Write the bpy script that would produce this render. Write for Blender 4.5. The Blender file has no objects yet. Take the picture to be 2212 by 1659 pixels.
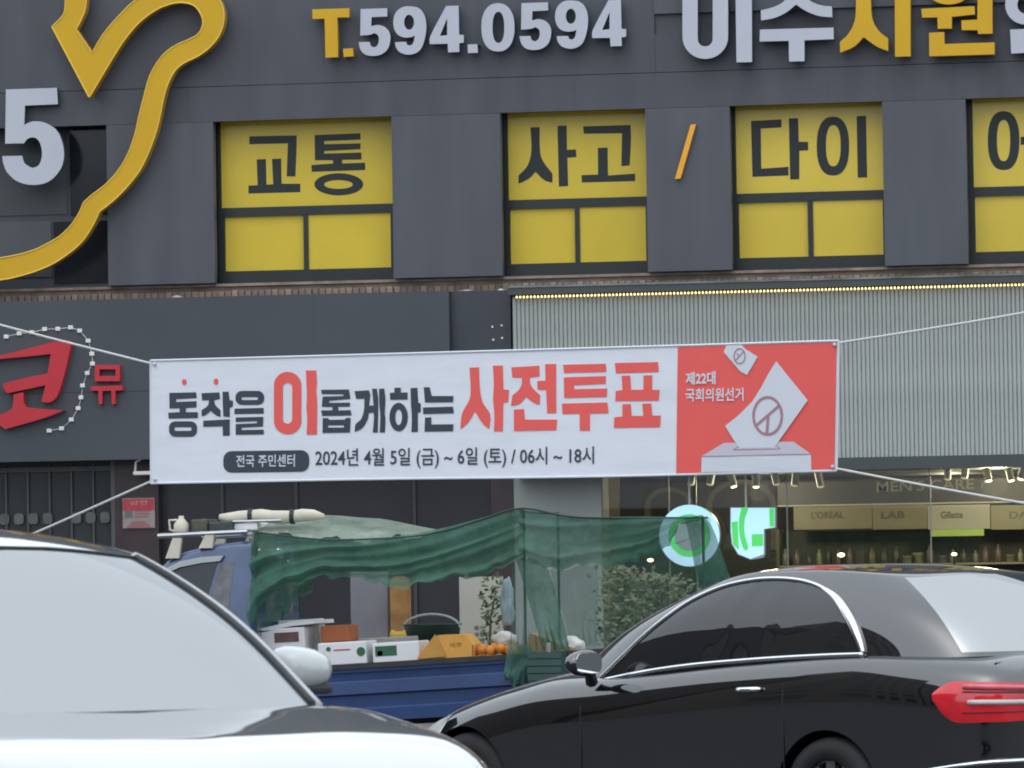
import bpy, bmesh, math, random
from mathutils import Vector, Matrix
from mathutils.geometry import tessellate_polygon
random.seed(7)
sc = bpy.context.scene
col = sc.collection
R = math.radians

# ------------------------------------------------------------------ camera
PW, PH = 2212.0, 1659.0            # size of the working view of the photograph
FOC = 12000.0                      # focal length in those pixels
YAW, ROLL, PIT, CAMH, DIST = R(9.75), R(0.92), math.atan(420 / 12000.0), 1.5, 50.0
fw = Vector((-math.sin(YAW) * math.cos(PIT), math.cos(YAW) * math.cos(PIT), math.sin(PIT)))
r0 = Vector((math.cos(YAW), math.sin(YAW), 0)); u0 = r0.cross(fw)
rt = r0 * math.cos(ROLL) - u0 * math.sin(ROLL)
up = r0 * math.sin(ROLL) + u0 * math.cos(ROLL)
CAM = Vector((DIST * math.sin(YAW), -DIST * math.cos(YAW), CAMH))
cam = bpy.data.cameras.new('camera'); camo = bpy.data.objects.new('camera', cam); col.objects.link(camo)
cam.sensor_width = 36.0; cam.lens = FOC / PW * 36.0; cam.clip_start = 0.5; cam.clip_end = 600
camo.matrix_world = Matrix(((rt.x, up.x, -fw.x, CAM.x), (rt.y, up.y, -fw.y, CAM.y), (rt.z, up.z, -fw.z, CAM.z), (0, 0, 0, 1)))
sc.camera = camo
cam.dof.use_dof = True; cam.dof.focus_distance = 43.0; cam.dof.aperture_fstop = 16.0

# ------------------------------------------------------------------ sky, sun, exposure (overcast)
SUN_EL, SUN_AZ = R(62), R(200)
world = bpy.data.worlds.new('World'); sc.world = world; world.use_nodes = True
wn = world.node_tree.nodes; wl = world.node_tree.links
bg = wn['Background']; sky = wn.new('ShaderNodeTexSky'); sky.sky_type = 'NISHITA'; sky.sun_disc = False
sky.sun_elevation = SUN_EL; sky.sun_rotation = SUN_AZ; sky.dust_density = 6.0; sky.air_density = 1.2
hs = wn.new('ShaderNodeHueSaturation'); hs.inputs['Saturation'].default_value = 0.22
mixw = wn.new('ShaderNodeMix'); mixw.data_type = 'RGBA'; mixw.inputs['Factor'].default_value = 0.72
mixw.inputs['B'].default_value = (10.2, 11.5, 12.9, 1)
wl.new(sky.outputs['Color'], hs.inputs['Color']); wl.new(hs.outputs['Color'], mixw.inputs['A'])
wl.new(mixw.outputs['Result'], bg.inputs['Color']); bg.inputs['Strength'].default_value = 0.15
sun = bpy.data.lights.new('sun', 'SUN'); suno = bpy.data.objects.new('sun', sun); col.objects.link(suno)
sun.energy = 0.6; sun.angle = R(178); sun.color = (1.0, 0.97, 0.93)
sd = Vector((math.sin(SUN_AZ) * math.cos(SUN_EL), math.cos(SUN_AZ) * math.cos(SUN_EL), math.sin(SUN_EL)))
suno.rotation_euler = sd.to_track_quat('Z', 'Y').to_euler()
sc.view_settings.view_transform = 'Standard'; sc.view_settings.look = 'None'
sc.cycles.filter_width = 1.9
sc.view_settings.exposure = 0.0; sc.view_settings.gamma = 1.0

# ------------------------------------------------------------------ geometry of the place
def ray(x, y): return fw + rt * ((x - PW / 2) / FOC) + up * ((PH / 2 - y) / FOC)
def F(x, y, Y=0.0):                        # a point of the street-parallel plane at depth Y -> (X, Z)
    q = ray(x, y); t = (Y - CAM.y) / q.y; p = CAM + q * t
    return (p.x, p.z)
def Q(x, y, dep): return CAM + ray(x, y) * dep
K = 4032 / 2212.0
def zm(x0, y0, zs):                        # readings taken in an enlarged view -> working pixels
    return lambda pts: [((x0 + a / zs) / K, (y0 + b / zs) / K) for a, b in pts]

def lin(c): c /= 255.0; return c / 12.92 if c <= 0.04045 else ((c + 0.055) / 1.055) ** 2.4
def rgb(r, g, b, k=1.0): return (lin(r) * k, lin(g) * k, lin(b) * k, 1)

# ------------------------------------------------------------------ materials
MATS = {}
def mat(name, c, rough=0.5, metal=0.0, vary=0.08, scale=3.0, bump=0.0, bscale=40.0, coat=0.0, ior=1.5, emit=0.0, ecol=None, stretch=None):
    if name in MATS: return MATS[name]
    m = bpy.data.materials.new(name); m.use_nodes = True; n = m.node_tree.nodes; l = m.node_tree.links
    p = n['Principled BSDF']; p.inputs['Roughness'].default_value = rough; p.inputs['Metallic'].default_value = metal
    p.inputs['IOR'].default_value = ior; p.inputs['Coat Weight'].default_value = coat; p.inputs['Coat Roughness'].default_value = 0.03
    tc = n.new('ShaderNodeTexCoord'); src = tc.outputs['Object']
    if stretch:
        mp = n.new('ShaderNodeMapping'); mp.inputs['Scale'].default_value = stretch; l.new(src, mp.inputs['Vector']); src = mp.outputs['Vector']
    if vary > 0:
        nz = n.new('ShaderNodeTexNoise'); nz.inputs['Scale'].default_value = scale; nz.inputs['Detail'].default_value = 5.0
        l.new(src, nz.inputs['Vector'])
        rp = n.new('ShaderNodeValToRGB'); e = rp.color_ramp.elements
        e[0].position = 0.3; e[1].position = 0.72
        e[0].color = (c[0] * (1 - vary), c[1] * (1 - vary), c[2] * (1 - vary), 1)
        e[1].color = (min(1, c[0] * (1 + vary)), min(1, c[1] * (1 + vary)), min(1, c[2] * (1 + vary)), 1)
        l.new(nz.outputs['Fac'], rp.inputs['Fac']); l.new(rp.outputs['Color'], p.inputs['Base Color'])
    else:
        p.inputs['Base Color'].default_value = c
    if bump > 0:
        nb = n.new('ShaderNodeTexNoise'); nb.inputs['Scale'].default_value = bscale; nb.inputs['Detail'].default_value = 4.0
        l.new(src, nb.inputs['Vector'])
        b = n.new('ShaderNodeBump'); b.inputs['Strength'].default_value = bump; b.inputs['Distance'].default_value = 0.02
        l.new(nb.outputs['Fac'], b.inputs['Height']); l.new(b.outputs['Normal'], p.inputs['Normal'])
    if emit > 0:
        p.inputs['Emission Color'].default_value = ecol or c; p.inputs['Emission Strength'].default_value = emit
    MATS[name] = m; return m

def glassmat(name, tint, ior=1.5, trans=0.9):      # clear pane: what lies behind, plus mirror reflection by angle
    m = bpy.data.materials.new(name); m.use_nodes = True; n = m.node_tree.nodes; l = m.node_tree.links
    n.remove(n['Principled BSDF']); out = n['Material Output']
    tr = n.new('ShaderNodeBsdfTransparent'); tr.inputs['Color'].default_value = tint
    gl = n.new('ShaderNodeBsdfGlossy'); gl.inputs['Roughness'].default_value = 0.02
    fr = n.new('ShaderNodeFresnel'); fr.inputs['IOR'].default_value = ior
    mx = n.new('ShaderNodeMixShader'); l.new(fr.outputs['Fac'], mx.inputs['Fac'])
    l.new(tr.outputs['BSDF'], mx.inputs[1]); l.new(gl.outputs['BSDF'], mx.inputs[2]); l.new(mx.outputs['Shader'], out.inputs['Surface'])
    MATS[name] = m; return m

def netmat(name, c, open_):                         # knitted shade net: threads with holes between
    m = bpy.data.materials.new(name); m.use_nodes = True; n = m.node_tree.nodes; l = m.node_tree.links
    p = n['Principled BSDF']; out = n['Material Output']
    tc = n.new('ShaderNodeTexCoord'); nz = n.new('ShaderNodeTexNoise'); nz.inputs['Scale'].default_value = 4.5; nz.inputs['Detail'].default_value = 12; nz.inputs['Roughness'].default_value = .72
    l.new(tc.outputs['Object'], nz.inputs['Vector'])
    rp = n.new('ShaderNodeValToRGB'); rp.color_ramp.elements[0].color = (c[0] * .6, c[1] * .65, c[2] * .65, 1); rp.color_ramp.elements[1].color = (c[0] * 1.5, c[1] * 1.35, c[2] * 1.35, 1)
    rp.color_ramp.elements[0].position = 0.35; rp.color_ramp.elements[1].position = 0.7
    l.new(nz.outputs['Fac'], rp.inputs['Fac']); l.new(rp.outputs['Color'], p.inputs['Base Color']); p.inputs['Roughness'].default_value = 0.7
    tl = n.new('ShaderNodeBsdfTranslucent'); l.new(rp.outputs['Color'], tl.inputs['Color'])
    m1 = n.new('ShaderNodeMixShader'); m1.inputs['Fac'].default_value = 0.45; l.new(p.outputs['BSDF'], m1.inputs[1]); l.new(tl.outputs['BSDF'], m1.inputs[2])
    tr = n.new('ShaderNodeBsdfTransparent'); m2 = n.new('ShaderNodeMixShader')
    mr = n.new('ShaderNodeMapRange'); mr.inputs['To Min'].default_value = open_ - 0.12; mr.inputs['To Max'].default_value = open_ + 0.14
    l.new(nz.outputs['Fac'], mr.inputs['Value']); l.new(mr.outputs['Result'], m2.inputs['Fac'])
    l.new(m1.outputs['Shader'], m2.inputs[1]); l.new(tr.outputs['BSDF'], m2.inputs[2]); l.new(m2.outputs['Shader'], out.inputs['Surface'])
    MATS[name] = m; return m

# ------------------------------------------------------------------ mesh helpers
class MB:
    def __init__(s): s.v = []; s.f = []
    def add(s, vs, fs):
        k = len(s.v); s.v += [tuple(v) for v in vs]; s.f += [tuple(i + k for i in f) for f in fs]; return s
    def box(s, x0, x1, y0, y1, z0, z1, bev=0.0):
        if bev <= 0:
            vs = [(x0, y0, z0), (x1, y0, z0), (x1, y1, z0), (x0, y1, z0), (x0, y0, z1), (x1, y0, z1), (x1, y1, z1), (x0, y1, z1)]
            return s.add(vs, [(0, 3, 2, 1), (4, 5, 6, 7), (0, 1, 5, 4), (1, 2, 6, 5), (2, 3, 7, 6), (3, 0, 4, 7)])
        bm = bmesh.new(); bmesh.ops.create_cube(bm, size=1)
        for v in bm.verts: v.co = Vector(((x0 + x1) / 2 + v.co.x * (x1 - x0), (y0 + y1) / 2 + v.co.y * (y1 - y0), (z0 + z1) / 2 + v.co.z * (z1 - z0)))
        bmesh.ops.bevel(bm, geom=bm.edges[:], offset=bev, segments=2, profile=0.6, affect='EDGES')
        s.bm(bm); return s
    def bm(s, bm):
        bm.verts.index_update(); s.add([v.co[:] for v in bm.verts], [[v.index for v in f.verts] for f in bm.faces]); bm.free(); return s
    def tube(s, pts, rad, seg=8, cap=True):
        pts = [Vector(p) for p in pts]; rings = []
        rr = rad if isinstance(rad, (list, tuple)) else [rad] * len(pts)
        a = None
        for i, p in enumerate(pts):
            t = (pts[min(i + 1, len(pts) - 1)] - pts[max(i - 1, 0)]).normalized()
            if a is None: a = t.orthogonal().normalized()
            a = (a - t * a.dot(t)).normalized(); b = t.cross(a)
            rings.append([p + (a * math.cos(2 * math.pi * j / seg) + b * math.sin(2 * math.pi * j / seg)) * rr[i] for j in range(seg)])
        vs = [v for r in rings for v in r]; fs = []
        for i in range(len(pts) - 1):
            for j in range(seg): fs.append((i * seg + j, i * seg + (j + 1) % seg, (i + 1) * seg + (j + 1) % seg, (i + 1) * seg + j))
        if cap: fs += [tuple(range(seg))[::-1], tuple(range((len(pts) - 1) * seg, len(pts) * seg))]
        return s.add(vs, fs)
    def prism(s, loops, mf, mb=None):      # loops in 2D (first the outline, then holes); mf / mb map them to the front and back face
        flat = [p for l in loops for p in l]
        tris = tessellate_polygon([[Vector((p[0], p[1], 0)) for p in l] for l in loops])
        n = len(flat); vs = [mf(p) for p in flat]; fs = [tuple(t) for t in tris]
        if mb:
            vs += [mb(p) for p in flat]; fs += [tuple(i + n for i in t[::-1]) for t in tris]
            k = 0
            for l in loops:
                m = len(l)
                for i in range(m): a, b = k + i, k + (i + 1) % m; fs.append((a, b, b + n, a + n))
                k += m
        return s.add(vs, fs)
    def lathe(s, prof, c, axis='Z', seg=24):       # prof: (radius, height) along the axis
        vs = []; fs = []
        for r_, h_ in prof:
            for j in range(seg):
                t = 2 * math.pi * j / seg; a, b = r_ * math.cos(t), r_ * math.sin(t)
                vs.append({'Z': (c[0] + a, c[1] + b, c[2] + h_), 'Y': (c[0] + a, c[1] + h_, c[2] + b), 'X': (c[0] + h_, c[1] + a, c[2] + b)}[axis])
        for i in range(len(prof) - 1):
            for j in range(seg): fs.append((i * seg + j, i * seg + (j + 1) % seg, (i + 1) * seg + (j + 1) % seg, (i + 1) * seg + j))
        return s.add(vs, fs)
    def grid(s, fn, nu, nv):
        vs = [fn(i / nu, j / nv) for i in range(nu + 1) for j in range(nv + 1)]
        return s.add(vs, [(i * (nv + 1) + j, (i + 1) * (nv + 1) + j, (i + 1) * (nv + 1) + j + 1, i * (nv + 1) + j + 1) for i in range(nu) for j in range(nv)])
    def mesh(s, name, m, smooth=False, fix=True):
        me = bpy.data.meshes.new(name); me.from_pydata(s.v, [], s.f)
        if fix:
            b = bmesh.new(); b.from_mesh(me); bmesh.ops.recalc_face_normals(b, faces=b.faces); b.to_mesh(me); b.free()
        if m: me.materials.append(m)
        if smooth: me.polygons.foreach_set('use_smooth', [True] * len(me.polygons))
        return me

def put(name, mb, m, parent=None, smooth=False, fix=True, **pr):
    me = mb if isinstance(mb, bpy.types.Mesh) else mb.mesh(name, m, smooth, fix)
    o = bpy.data.objects.new(name, me); col.objects.link(o)
    if parent is not None: attach(o, parent)
    for k, v in pr.items(): o[k] = v
    return o
WORLD = {}
def attach(o, parent):                     # parts are modelled in place; the parent empty only marks the base
    o.parent = parent
    if parent in WORLD: o.matrix_parent_inverse = WORLD[parent].inverted()
def thing(name, label, cat, loc=(0, 0, 0), group=None, rotz=0.0, local=False):
    o = bpy.data.objects.new(name, None); col.objects.link(o); o.location = loc; o.rotation_euler = (0, 0, rotz)
    o.empty_display_size = 0.2; o['label'] = label; o['category'] = cat
    if group: o['group'] = group
    if not local: WORLD[o] = Matrix.Translation(Vector(loc))
    return o
def copy_tree(o, parent=None):
    c = o.copy(); col.objects.link(c)
    if parent is not None: c.parent = parent
    for ch in list(o.children): copy_tree(ch, c)
    return c

def ell(cx, cy, rx, ry, n=28, p=2.0):
    out = []
    for i in range(n):
        t = 2 * math.pi * i / n; a, b = math.cos(t), math.sin(t)
        out.append((cx + rx * math.copysign(abs(a) ** (2 / p), a), cy + ry * math.copysign(abs(b) ** (2 / p), b)))
    return out
def rr(x0, x1, y0, y1, r, n=6):
    out = []
    for cx, cy, a0 in ((x1 - r, y0 + r, -90), (x1 - r, y1 - r, 0), (x0 + r, y1 - r, 90), (x0 + r, y0 + r, 180)):
        for i in range(n + 1):
            t = R(a0 + 90 * i / n); out.append((cx + r * math.cos(t), cy + r * math.sin(t)))
    return out
def rect(x0, x1, y0, y1): return [(x0, y0), (x1, y0), (x1, y1), (x0, y1)]
def cr(pts, n=5):                          # smooth open curve through points
    out = []
    for i in range(len(pts) - 1):
        p0, p1, p2, p3 = pts[max(i - 1, 0)], pts[i], pts[i + 1], pts[min(i + 2, len(pts) - 1)]
        for k in range(n):
            t = k / n
            out.append(tuple(0.5 * (2 * p1[j] + (p2[j] - p0[j]) * t + (2 * p0[j] - 5 * p1[j] + 4 * p2[j] - p3[j]) * t * t + (3 * p1[j] - p0[j] - 3 * p2[j] + p3[j]) * t ** 3) for j in range(len(p1))))
    out.append(tuple(pts[-1])); return out
def rnd(pts, lim=48, n=4):                 # round off gentle corners of a traced closed outline, keep sharp ones
    N = len(pts); out = []
    def ang(i):
        a, b, c = pts[i - 1], pts[i], pts[(i + 1) % N]; d1 = math.atan2(b[1] - a[1], b[0] - a[0]); d2 = math.atan2(c[1] - b[1], c[0] - b[0])
        return abs((math.degrees(d2 - d1) + 180) % 360 - 180)
    smo = [ang(i) < lim for i in range(N)]
    for i in range(N):
        j = (i + 1) % N; p1, p2 = pts[i], pts[j]; out.append(p1)
        if not (smo[i] or smo[j]): continue
        L = math.hypot(p2[0] - p1[0], p2[1] - p1[1])
        def tan(k, p_, q_):
            if not smo[k]: return (p2[0] - p1[0], p2[1] - p1[1])
            v = (q_[0] - p_[0], q_[1] - p_[1]); l_ = math.hypot(*v) or 1; return (v[0] / l_ * L, v[1] / l_ * L)
        t1 = tan(i, pts[i - 1], p2); t2 = tan(j, p1, pts[(j + 1) % N])
        for k in range(1, n):
            t = k / n; h1 = 2 * t ** 3 - 3 * t * t + 1; h2 = t ** 3 - 2 * t * t + t; h3 = -2 * t ** 3 + 3 * t * t; h4 = t ** 3 - t * t
            out.append((h1 * p1[0] + h2 * t1[0] + h3 * p2[0] + h4 * t2[0], h1 * p1[1] + h2 * t1[1] + h3 * p2[1] + h4 * t2[1]))
    return out
def stroke(a, b, w):
    dx, dy = b[0] - a[0], b[1] - a[1]; L = math.hypot(dx, dy); nx, ny = -dy / L * w / 2, dx / L * w / 2
    return [(a[0] + nx, a[1] + ny), (b[0] + nx, b[1] + ny), (b[0] - nx, b[1] - ny), (a[0] - nx, a[1] - ny)]
def shift(pts, dx, dy): return [(a + dx, b + dy) for a, b in pts]

def text_loops(txt, bold=0.0):             # flat letters from the built-in font, as triangles in the unit square
    c = bpy.data.curves.new('lettering', 'FONT'); c.body = txt; c.size = 1.0; c.offset = bold; c.resolution_u = 3
    o = bpy.data.objects.new('lettering', c); col.objects.link(o)
    dg = bpy.context.evaluated_depsgraph_get(); me = bpy.data.meshes.new_from_object(o.evaluated_get(dg))
    vs = [(v.co.x, v.co.y) for v in me.vertices]; fs = [tuple(p.vertices) for p in me.polygons]
    bpy.data.objects.remove(o); bpy.data.curves.remove(c); bpy.data.meshes.remove(me)
    x0 = min(v[0] for v in vs); x1 = max(v[0] for v in vs); y0 = min(v[1] for v in vs); y1 = max(v[1] for v in vs)
    return [((a - x0) / (x1 - x0), (b - y0) / (y1 - y0)) for a, b in vs], fs
def text_mb(txt, quad, mf, bold=0.0):      # quad: bottom-left, bottom-right, top-right, top-left in working pixels
    vs, fs = text_loops(txt, bold); out = []
    for s, t in vs:
        x = (quad[0][0] * (1 - s) + quad[1][0] * s) * (1 - t) + (quad[3][0] * (1 - s) + quad[2][0] * s) * t
        y = (quad[0][1] * (1 - s) + quad[1][1] * s) * (1 - t) + (quad[3][1] * (1 - s) + quad[2][1] * s) * t
        out.append(mf((x, y)))
    return MB().add(out, fs)
def on(Y): return lambda p: (lambda q: (q[0], Y, q[1]))(F(p[0], p[1], Y))
def onto(Yref, Y): return lambda p: (lambda q: (q[0], Y, q[1]))(F(p[0], p[1], Yref))   # outline read on plane Yref, set at depth Y

# ------------------------------------------------------------------ palette
M_CLAD = mat('painted_cladding', (0.068, 0.073, 0.087, 1), 0.55, vary=0.16, scale=1.6, bump=0.02, bscale=6, stretch=(2.2, 1, .45))
M_PIER = mat('pier_cladding', (0.076, 0.081, 0.097, 1), 0.52, vary=0.14, scale=1.5, bump=0.03, bscale=5, stretch=(2.5, 1, .4))
M_RECESS = mat('recess_paint', (0.05, 0.055, 0.062, 1), 0.6, vary=0.1)
M_FRAME = mat('window_frame_dark', (0.016, 0.021, 0.021, 1), 0.4, vary=0.1)
M_YFILM = mat('yellow_window_film', (0.70, 0.515, 0.055, 1), 0.16, vary=0.09, scale=1.0, ior=1.45)
M_INK = mat('dark_window_letter', (0.011, 0.016, 0.017, 1), 0.5, vary=0.05)
M_BRICK = [mat('brick_%d' % i, c, 0.85, vary=0.25, scale=20, bump=0.3) for i, c in enumerate([(.26, .185, .135, 1), (.21, .155, .12, 1), (.30, .215, .155, 1), (.18, .14, .115, 1)])]
M_MORTAR = mat('old_mortar', (0.17, 0.135, 0.11, 1), 0.9, vary=0.3, scale=6)
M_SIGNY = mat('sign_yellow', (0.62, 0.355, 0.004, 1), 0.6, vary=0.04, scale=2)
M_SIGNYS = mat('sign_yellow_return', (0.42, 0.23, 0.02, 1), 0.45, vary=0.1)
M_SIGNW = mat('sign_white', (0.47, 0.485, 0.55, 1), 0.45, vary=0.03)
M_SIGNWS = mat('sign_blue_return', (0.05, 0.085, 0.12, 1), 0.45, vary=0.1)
M_SIGNO = mat('sign_orange', (0.85, 0.38, 0.02, 1), 0.4, vary=0.03)
M_BOX = mat('sign_box_slate', (0.054, 0.062, 0.075, 1), 0.58, vary=0.08, scale=1.0, bump=0.02, bscale=5)
M_BOXD = mat('sign_box_end', (0.042, 0.048, 0.060, 1), 0.55, vary=0.1)
M_RED = mat('sign_red', (0.50, 0.022, 0.035, 1), 0.4, vary=0.06)
M_LEDOFF = mat('white_light_module', (0.72, 0.72, 0.70, 1), 0.5, vary=0.05)
M_RIB = mat('ribbed_panel_grey', (0.36, 0.382, 0.362, 1), 0.55, vary=0.10, scale=2)
M_TRIM = mat('dark_sign_trim', (0.055, 0.065, 0.066, 1), 0.4, vary=0.1)
M_BULB = mat('warm_light_bead', (1, 0.8, 0.4, 1), 0.4, vary=0, emit=1.7, ecol=(1, 0.76, 0.32, 1))
M_DARK = mat('dark_shopfront', (0.022, 0.022, 0.026, 1), 0.45, vary=0.2, scale=2)
M_MAROON = mat('maroon_stone', (0.040, 0.026, 0.028, 1), 0.35, vary=0.2, scale=4)
M_GREYPIL = mat('grey_render', (0.27, 0.29, 0.28, 1), 0.7, vary=0.06, scale=1.5)

# ------------------------------------------------------------------ ground
road = put('road', MB().box(-150, 150, -150, -8.2, -0.4, 0.0), mat('asphalt', (0.05, 0.05, 0.052, 1), 0.85, vary=0.25, scale=9, bump=0.3, bscale=120), kind='structure')
put('kerb', MB().box(-150, 150, -8.19, -7.97, -0.3, 0.14, 0.02), mat('kerb_granite', (0.32, 0.31, 0.30, 1), 0.8, vary=0.15, scale=12), kind='structure')
put('sidewalk', MB().box(-150, 150, -7.96, 14, -0.4, 0.12), mat('pavement', (0.20, 0.19, 0.18, 1), 0.85, vary=0.2, scale=5, bump=0.2, bscale=60), kind='structure')
mk = MB()
for i in range(-14, 15): mk.box(i * 8.0, i * 8.0 + 3.4, -14.6, -14.45, 0.0, 0.005)
put('lane_marking', mk, mat('road_paint', (0.7, 0.7, 0.68, 1), 0.7, vary=0.15, scale=15), parent=road)

# ------------------------------------------------------------------ the building
BX0, BX1, BTOP = -9.5, 10.5, 11.4
bld = thing('clinic_building', 'dark grey clad building front with four yellow filmed windows above the shops', 'building', (0, 0.3, 0.12))
WT, WB, PB, SEAM = 5.70, 4.285, 4.23, 6.02
# windows: opening left/right in working pixels, panes, letters
WINS = [
    dict(o=(462, 848), top=(478, 843, 262, 448), ll=(487, 657, 472, 588), lr=(667, 845, 464, 583)),
    dict(o=(1083, 1397), top=(1098, 1394, 242, 433), ll=(1103, 1243, 453, 571), lr=(1253, 1396, 449, 566)),
    dict(o=(1579, 1909), top=(1590, 1906, 229, 417), ll=(1597, 1746, 438, 556), lr=(1757, 1908, 431, 550)),
    dict(o=(2089, 2420), top=(2102, 2414, 214, 403), ll=(2107, 2255, 427, 543), lr=(2265, 2416, 422, 538)),
]
RD = 0.26
op = [(F(w['o'][0], 420)[0], F(w['o'][1], 420)[0]) for w in WINS]
w0 = (F(-420, 440)[0], F(232, 440)[0])
opens = [w0] + op
# fascia panels above the windows, one course above the seam, one below, each in lengths
xs = [BX0, -6.2, -2.95, 0.62, 2.9, 6.4, BX1]
for i in range(len(xs) - 1):
    put('fascia_panel', MB().box(xs[i] + .0004, xs[i + 1] - .0004, 0.0, 0.10, WT, SEAM - .003), M_CLAD, bld)
xs2 = [BX0, -4.9, -0.9, 1.35]
LED0, LED1 = F(1420, 73)[1], F(1420, 30)[1]          # the sunk band beside the name sign
for i in range(len(xs2) - 1):
    put('fascia_panel', MB().box(xs2[i] + .0004, xs2[i + 1] - .0004, 0.006, 0.10, SEAM + .003, BTOP), M_CLAD, bld)
put('fascia_panel', MB().box(1.352, BX1, 0.006, 0.10, SEAM + .003, LED0), M_CLAD, bld)
put('sunk_band', MB().box(1.352, BX1, 0.03, 0.10, LED0, LED1), M_CLAD, bld)
put('fascia_panel', MB().box(1.352, BX1, -0.012, 0.10, LED1, BTOP), M_PIER, bld)
# piers between the openings
edges = [(BX0, opens[0][0])] + [(opens[i][1], opens[i + 1][0]) for i in range(4)] + [(opens[4][1], BX1)]
for a, b in edges:
    put('pier_panel', MB().box(a, b, -0.004, 0.10, PB, WT - .003), M_PIER, bld)
    put('pier_backing', MB().box(a + .03, b - .03, 0.102, 0.40, PB + .05, WT), M_RECESS, bld)
put('rear_wall', MB().box(BX0, BX1, 0.42, 0.60, 2.5, BTOP), M_MORTAR, bld)
put('flat_roof', MB().box(BX0, BX1, 0.101, 9.0, BTOP - .35, BTOP + .05), M_RECESS, bld)
put('side_wall', MB().box(BX0 - .2, BX0, 0, 9.0, 0.12, BTOP), M_CLAD, bld)
put('side_wall', MB().box(BX1, BX1 + .2, 0, 9.0, 0.12, BTOP), M_CLAD, bld)
put('back_wall', MB().box(BX0, BX1, 9.0, 9.2, 0.12, BTOP), M_RECESS, bld)
# brick course under the windows, each brick a piece
put('sill_bed', MB().box(BX0, BX1, 0.10, 0.41, 3.6, WB - .06), M_MORTAR, bld)
bmesh_cache = [MB().box(0, 0.056, 0, 0.03, 0, 0.118, 0.004).mesh('brick', m) for m in M_BRICK]
x = -5.9; nb = 0
while x < 5.6:
    inpier = any(a - .02 < x < b - .03 for a, b in edges)
    o = put('brick', random.choice(bmesh_cache), None, bld); nb += 1
    o.location = (x, 0.068 + random.uniform(-.004, .004) + (0.02 if inpier else 0), WB - .245 + random.uniform(-.004, .004)); o.matrix_parent_inverse = Matrix.Translation(Vector((0, -0.3, -0.12)))
    o.rotation_euler = (0, random.uniform(-.02, .02), 0)
    x += 0.0625
put('sill_ledge', MB().box(BX0, BX1, 0.075, 0.25, WB - .085, WB - .06), mat('sill_stone', (.27, .205, .165, 1), .85, vary=.3, scale=8, bump=.2), bld)

ZA = zm(1000, 0, 1.3825); ZB = zm(2500, 0, 1.3825)
LET = {0: [ZA_ for ZA_ in (
        [ZA([(-25, 742), (232, 737), (232, 800), (225, 960), (178, 960), (185, 780), (-25, 785)])],
        [ZA([(15, 868), (65, 865), (68, 1005), (105, 1003), (98, 865), (148, 863), (150, 1000), (252, 1000), (252, 1045), (-30, 1053), (-30, 1010), (20, 1008)])],
        [ZA([(330, 735), (578, 725), (580, 760), (382, 768), (382, 785), (580, 780), (580, 812), (382, 822), (382, 836), (585, 830), (585, 868), (480, 870), (480, 890), (605, 885), (605, 925), (315, 935), (312, 898), (430, 890), (430, 872), (332, 872)])],
        [ZA(ell(462, 1003, 133, 60)), ZA(ell(460, 1004, 78, 24))])],
       1: [[ZA([(1505, 693), (1555, 692), (1558, 830), (1575, 880), (1625, 945), (1625, 995), (1580, 980), (1533, 935), (1500, 970), (1440, 1000), (1440, 955), (1490, 900), (1510, 820)])],
           [ZA([(1652, 685), (1702, 683), (1704, 815), (1753, 813), (1755, 855), (1706, 858), (1710, 1013), (1660, 1015)])],
           [ZA([(1792, 688), (2050, 680), (2052, 760), (2045, 900), (2000, 903), (2003, 725), (1795, 728)])],
           [ZA([(1872, 805), (1925, 803), (1927, 955), (2075, 945), (2075, 985), (1785, 993), (1783, 953), (1873, 950)])]],
       2: [[ZB([(632, 658), (798, 650), (798, 693), (685, 700), (688, 918), (836, 908), (836, 955), (640, 962)])],
           [ZB([(838, 645), (888, 643), (892, 772), (942, 772), (943, 818), (895, 820), (895, 975), (845, 977)])],
           [ZB(ell(1078, 795, 88, 160, p=2.4)), ZB(ell(1080, 793, 40, 112, p=2.4))],
           [ZB([(1207, 632), (1258, 630), (1264, 965), (1213, 967)])]],
       3: [[ZB(ell(2007, 765, 86, 160, p=2.4)), ZB(ell(2007, 765, 36, 112, p=2.4))],
           [ZB([(2100, 745), (2165, 742), (2165, 605), (2215, 603), (2220, 930), (2170, 932), (2168, 785), (2100, 788)])]]}
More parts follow.
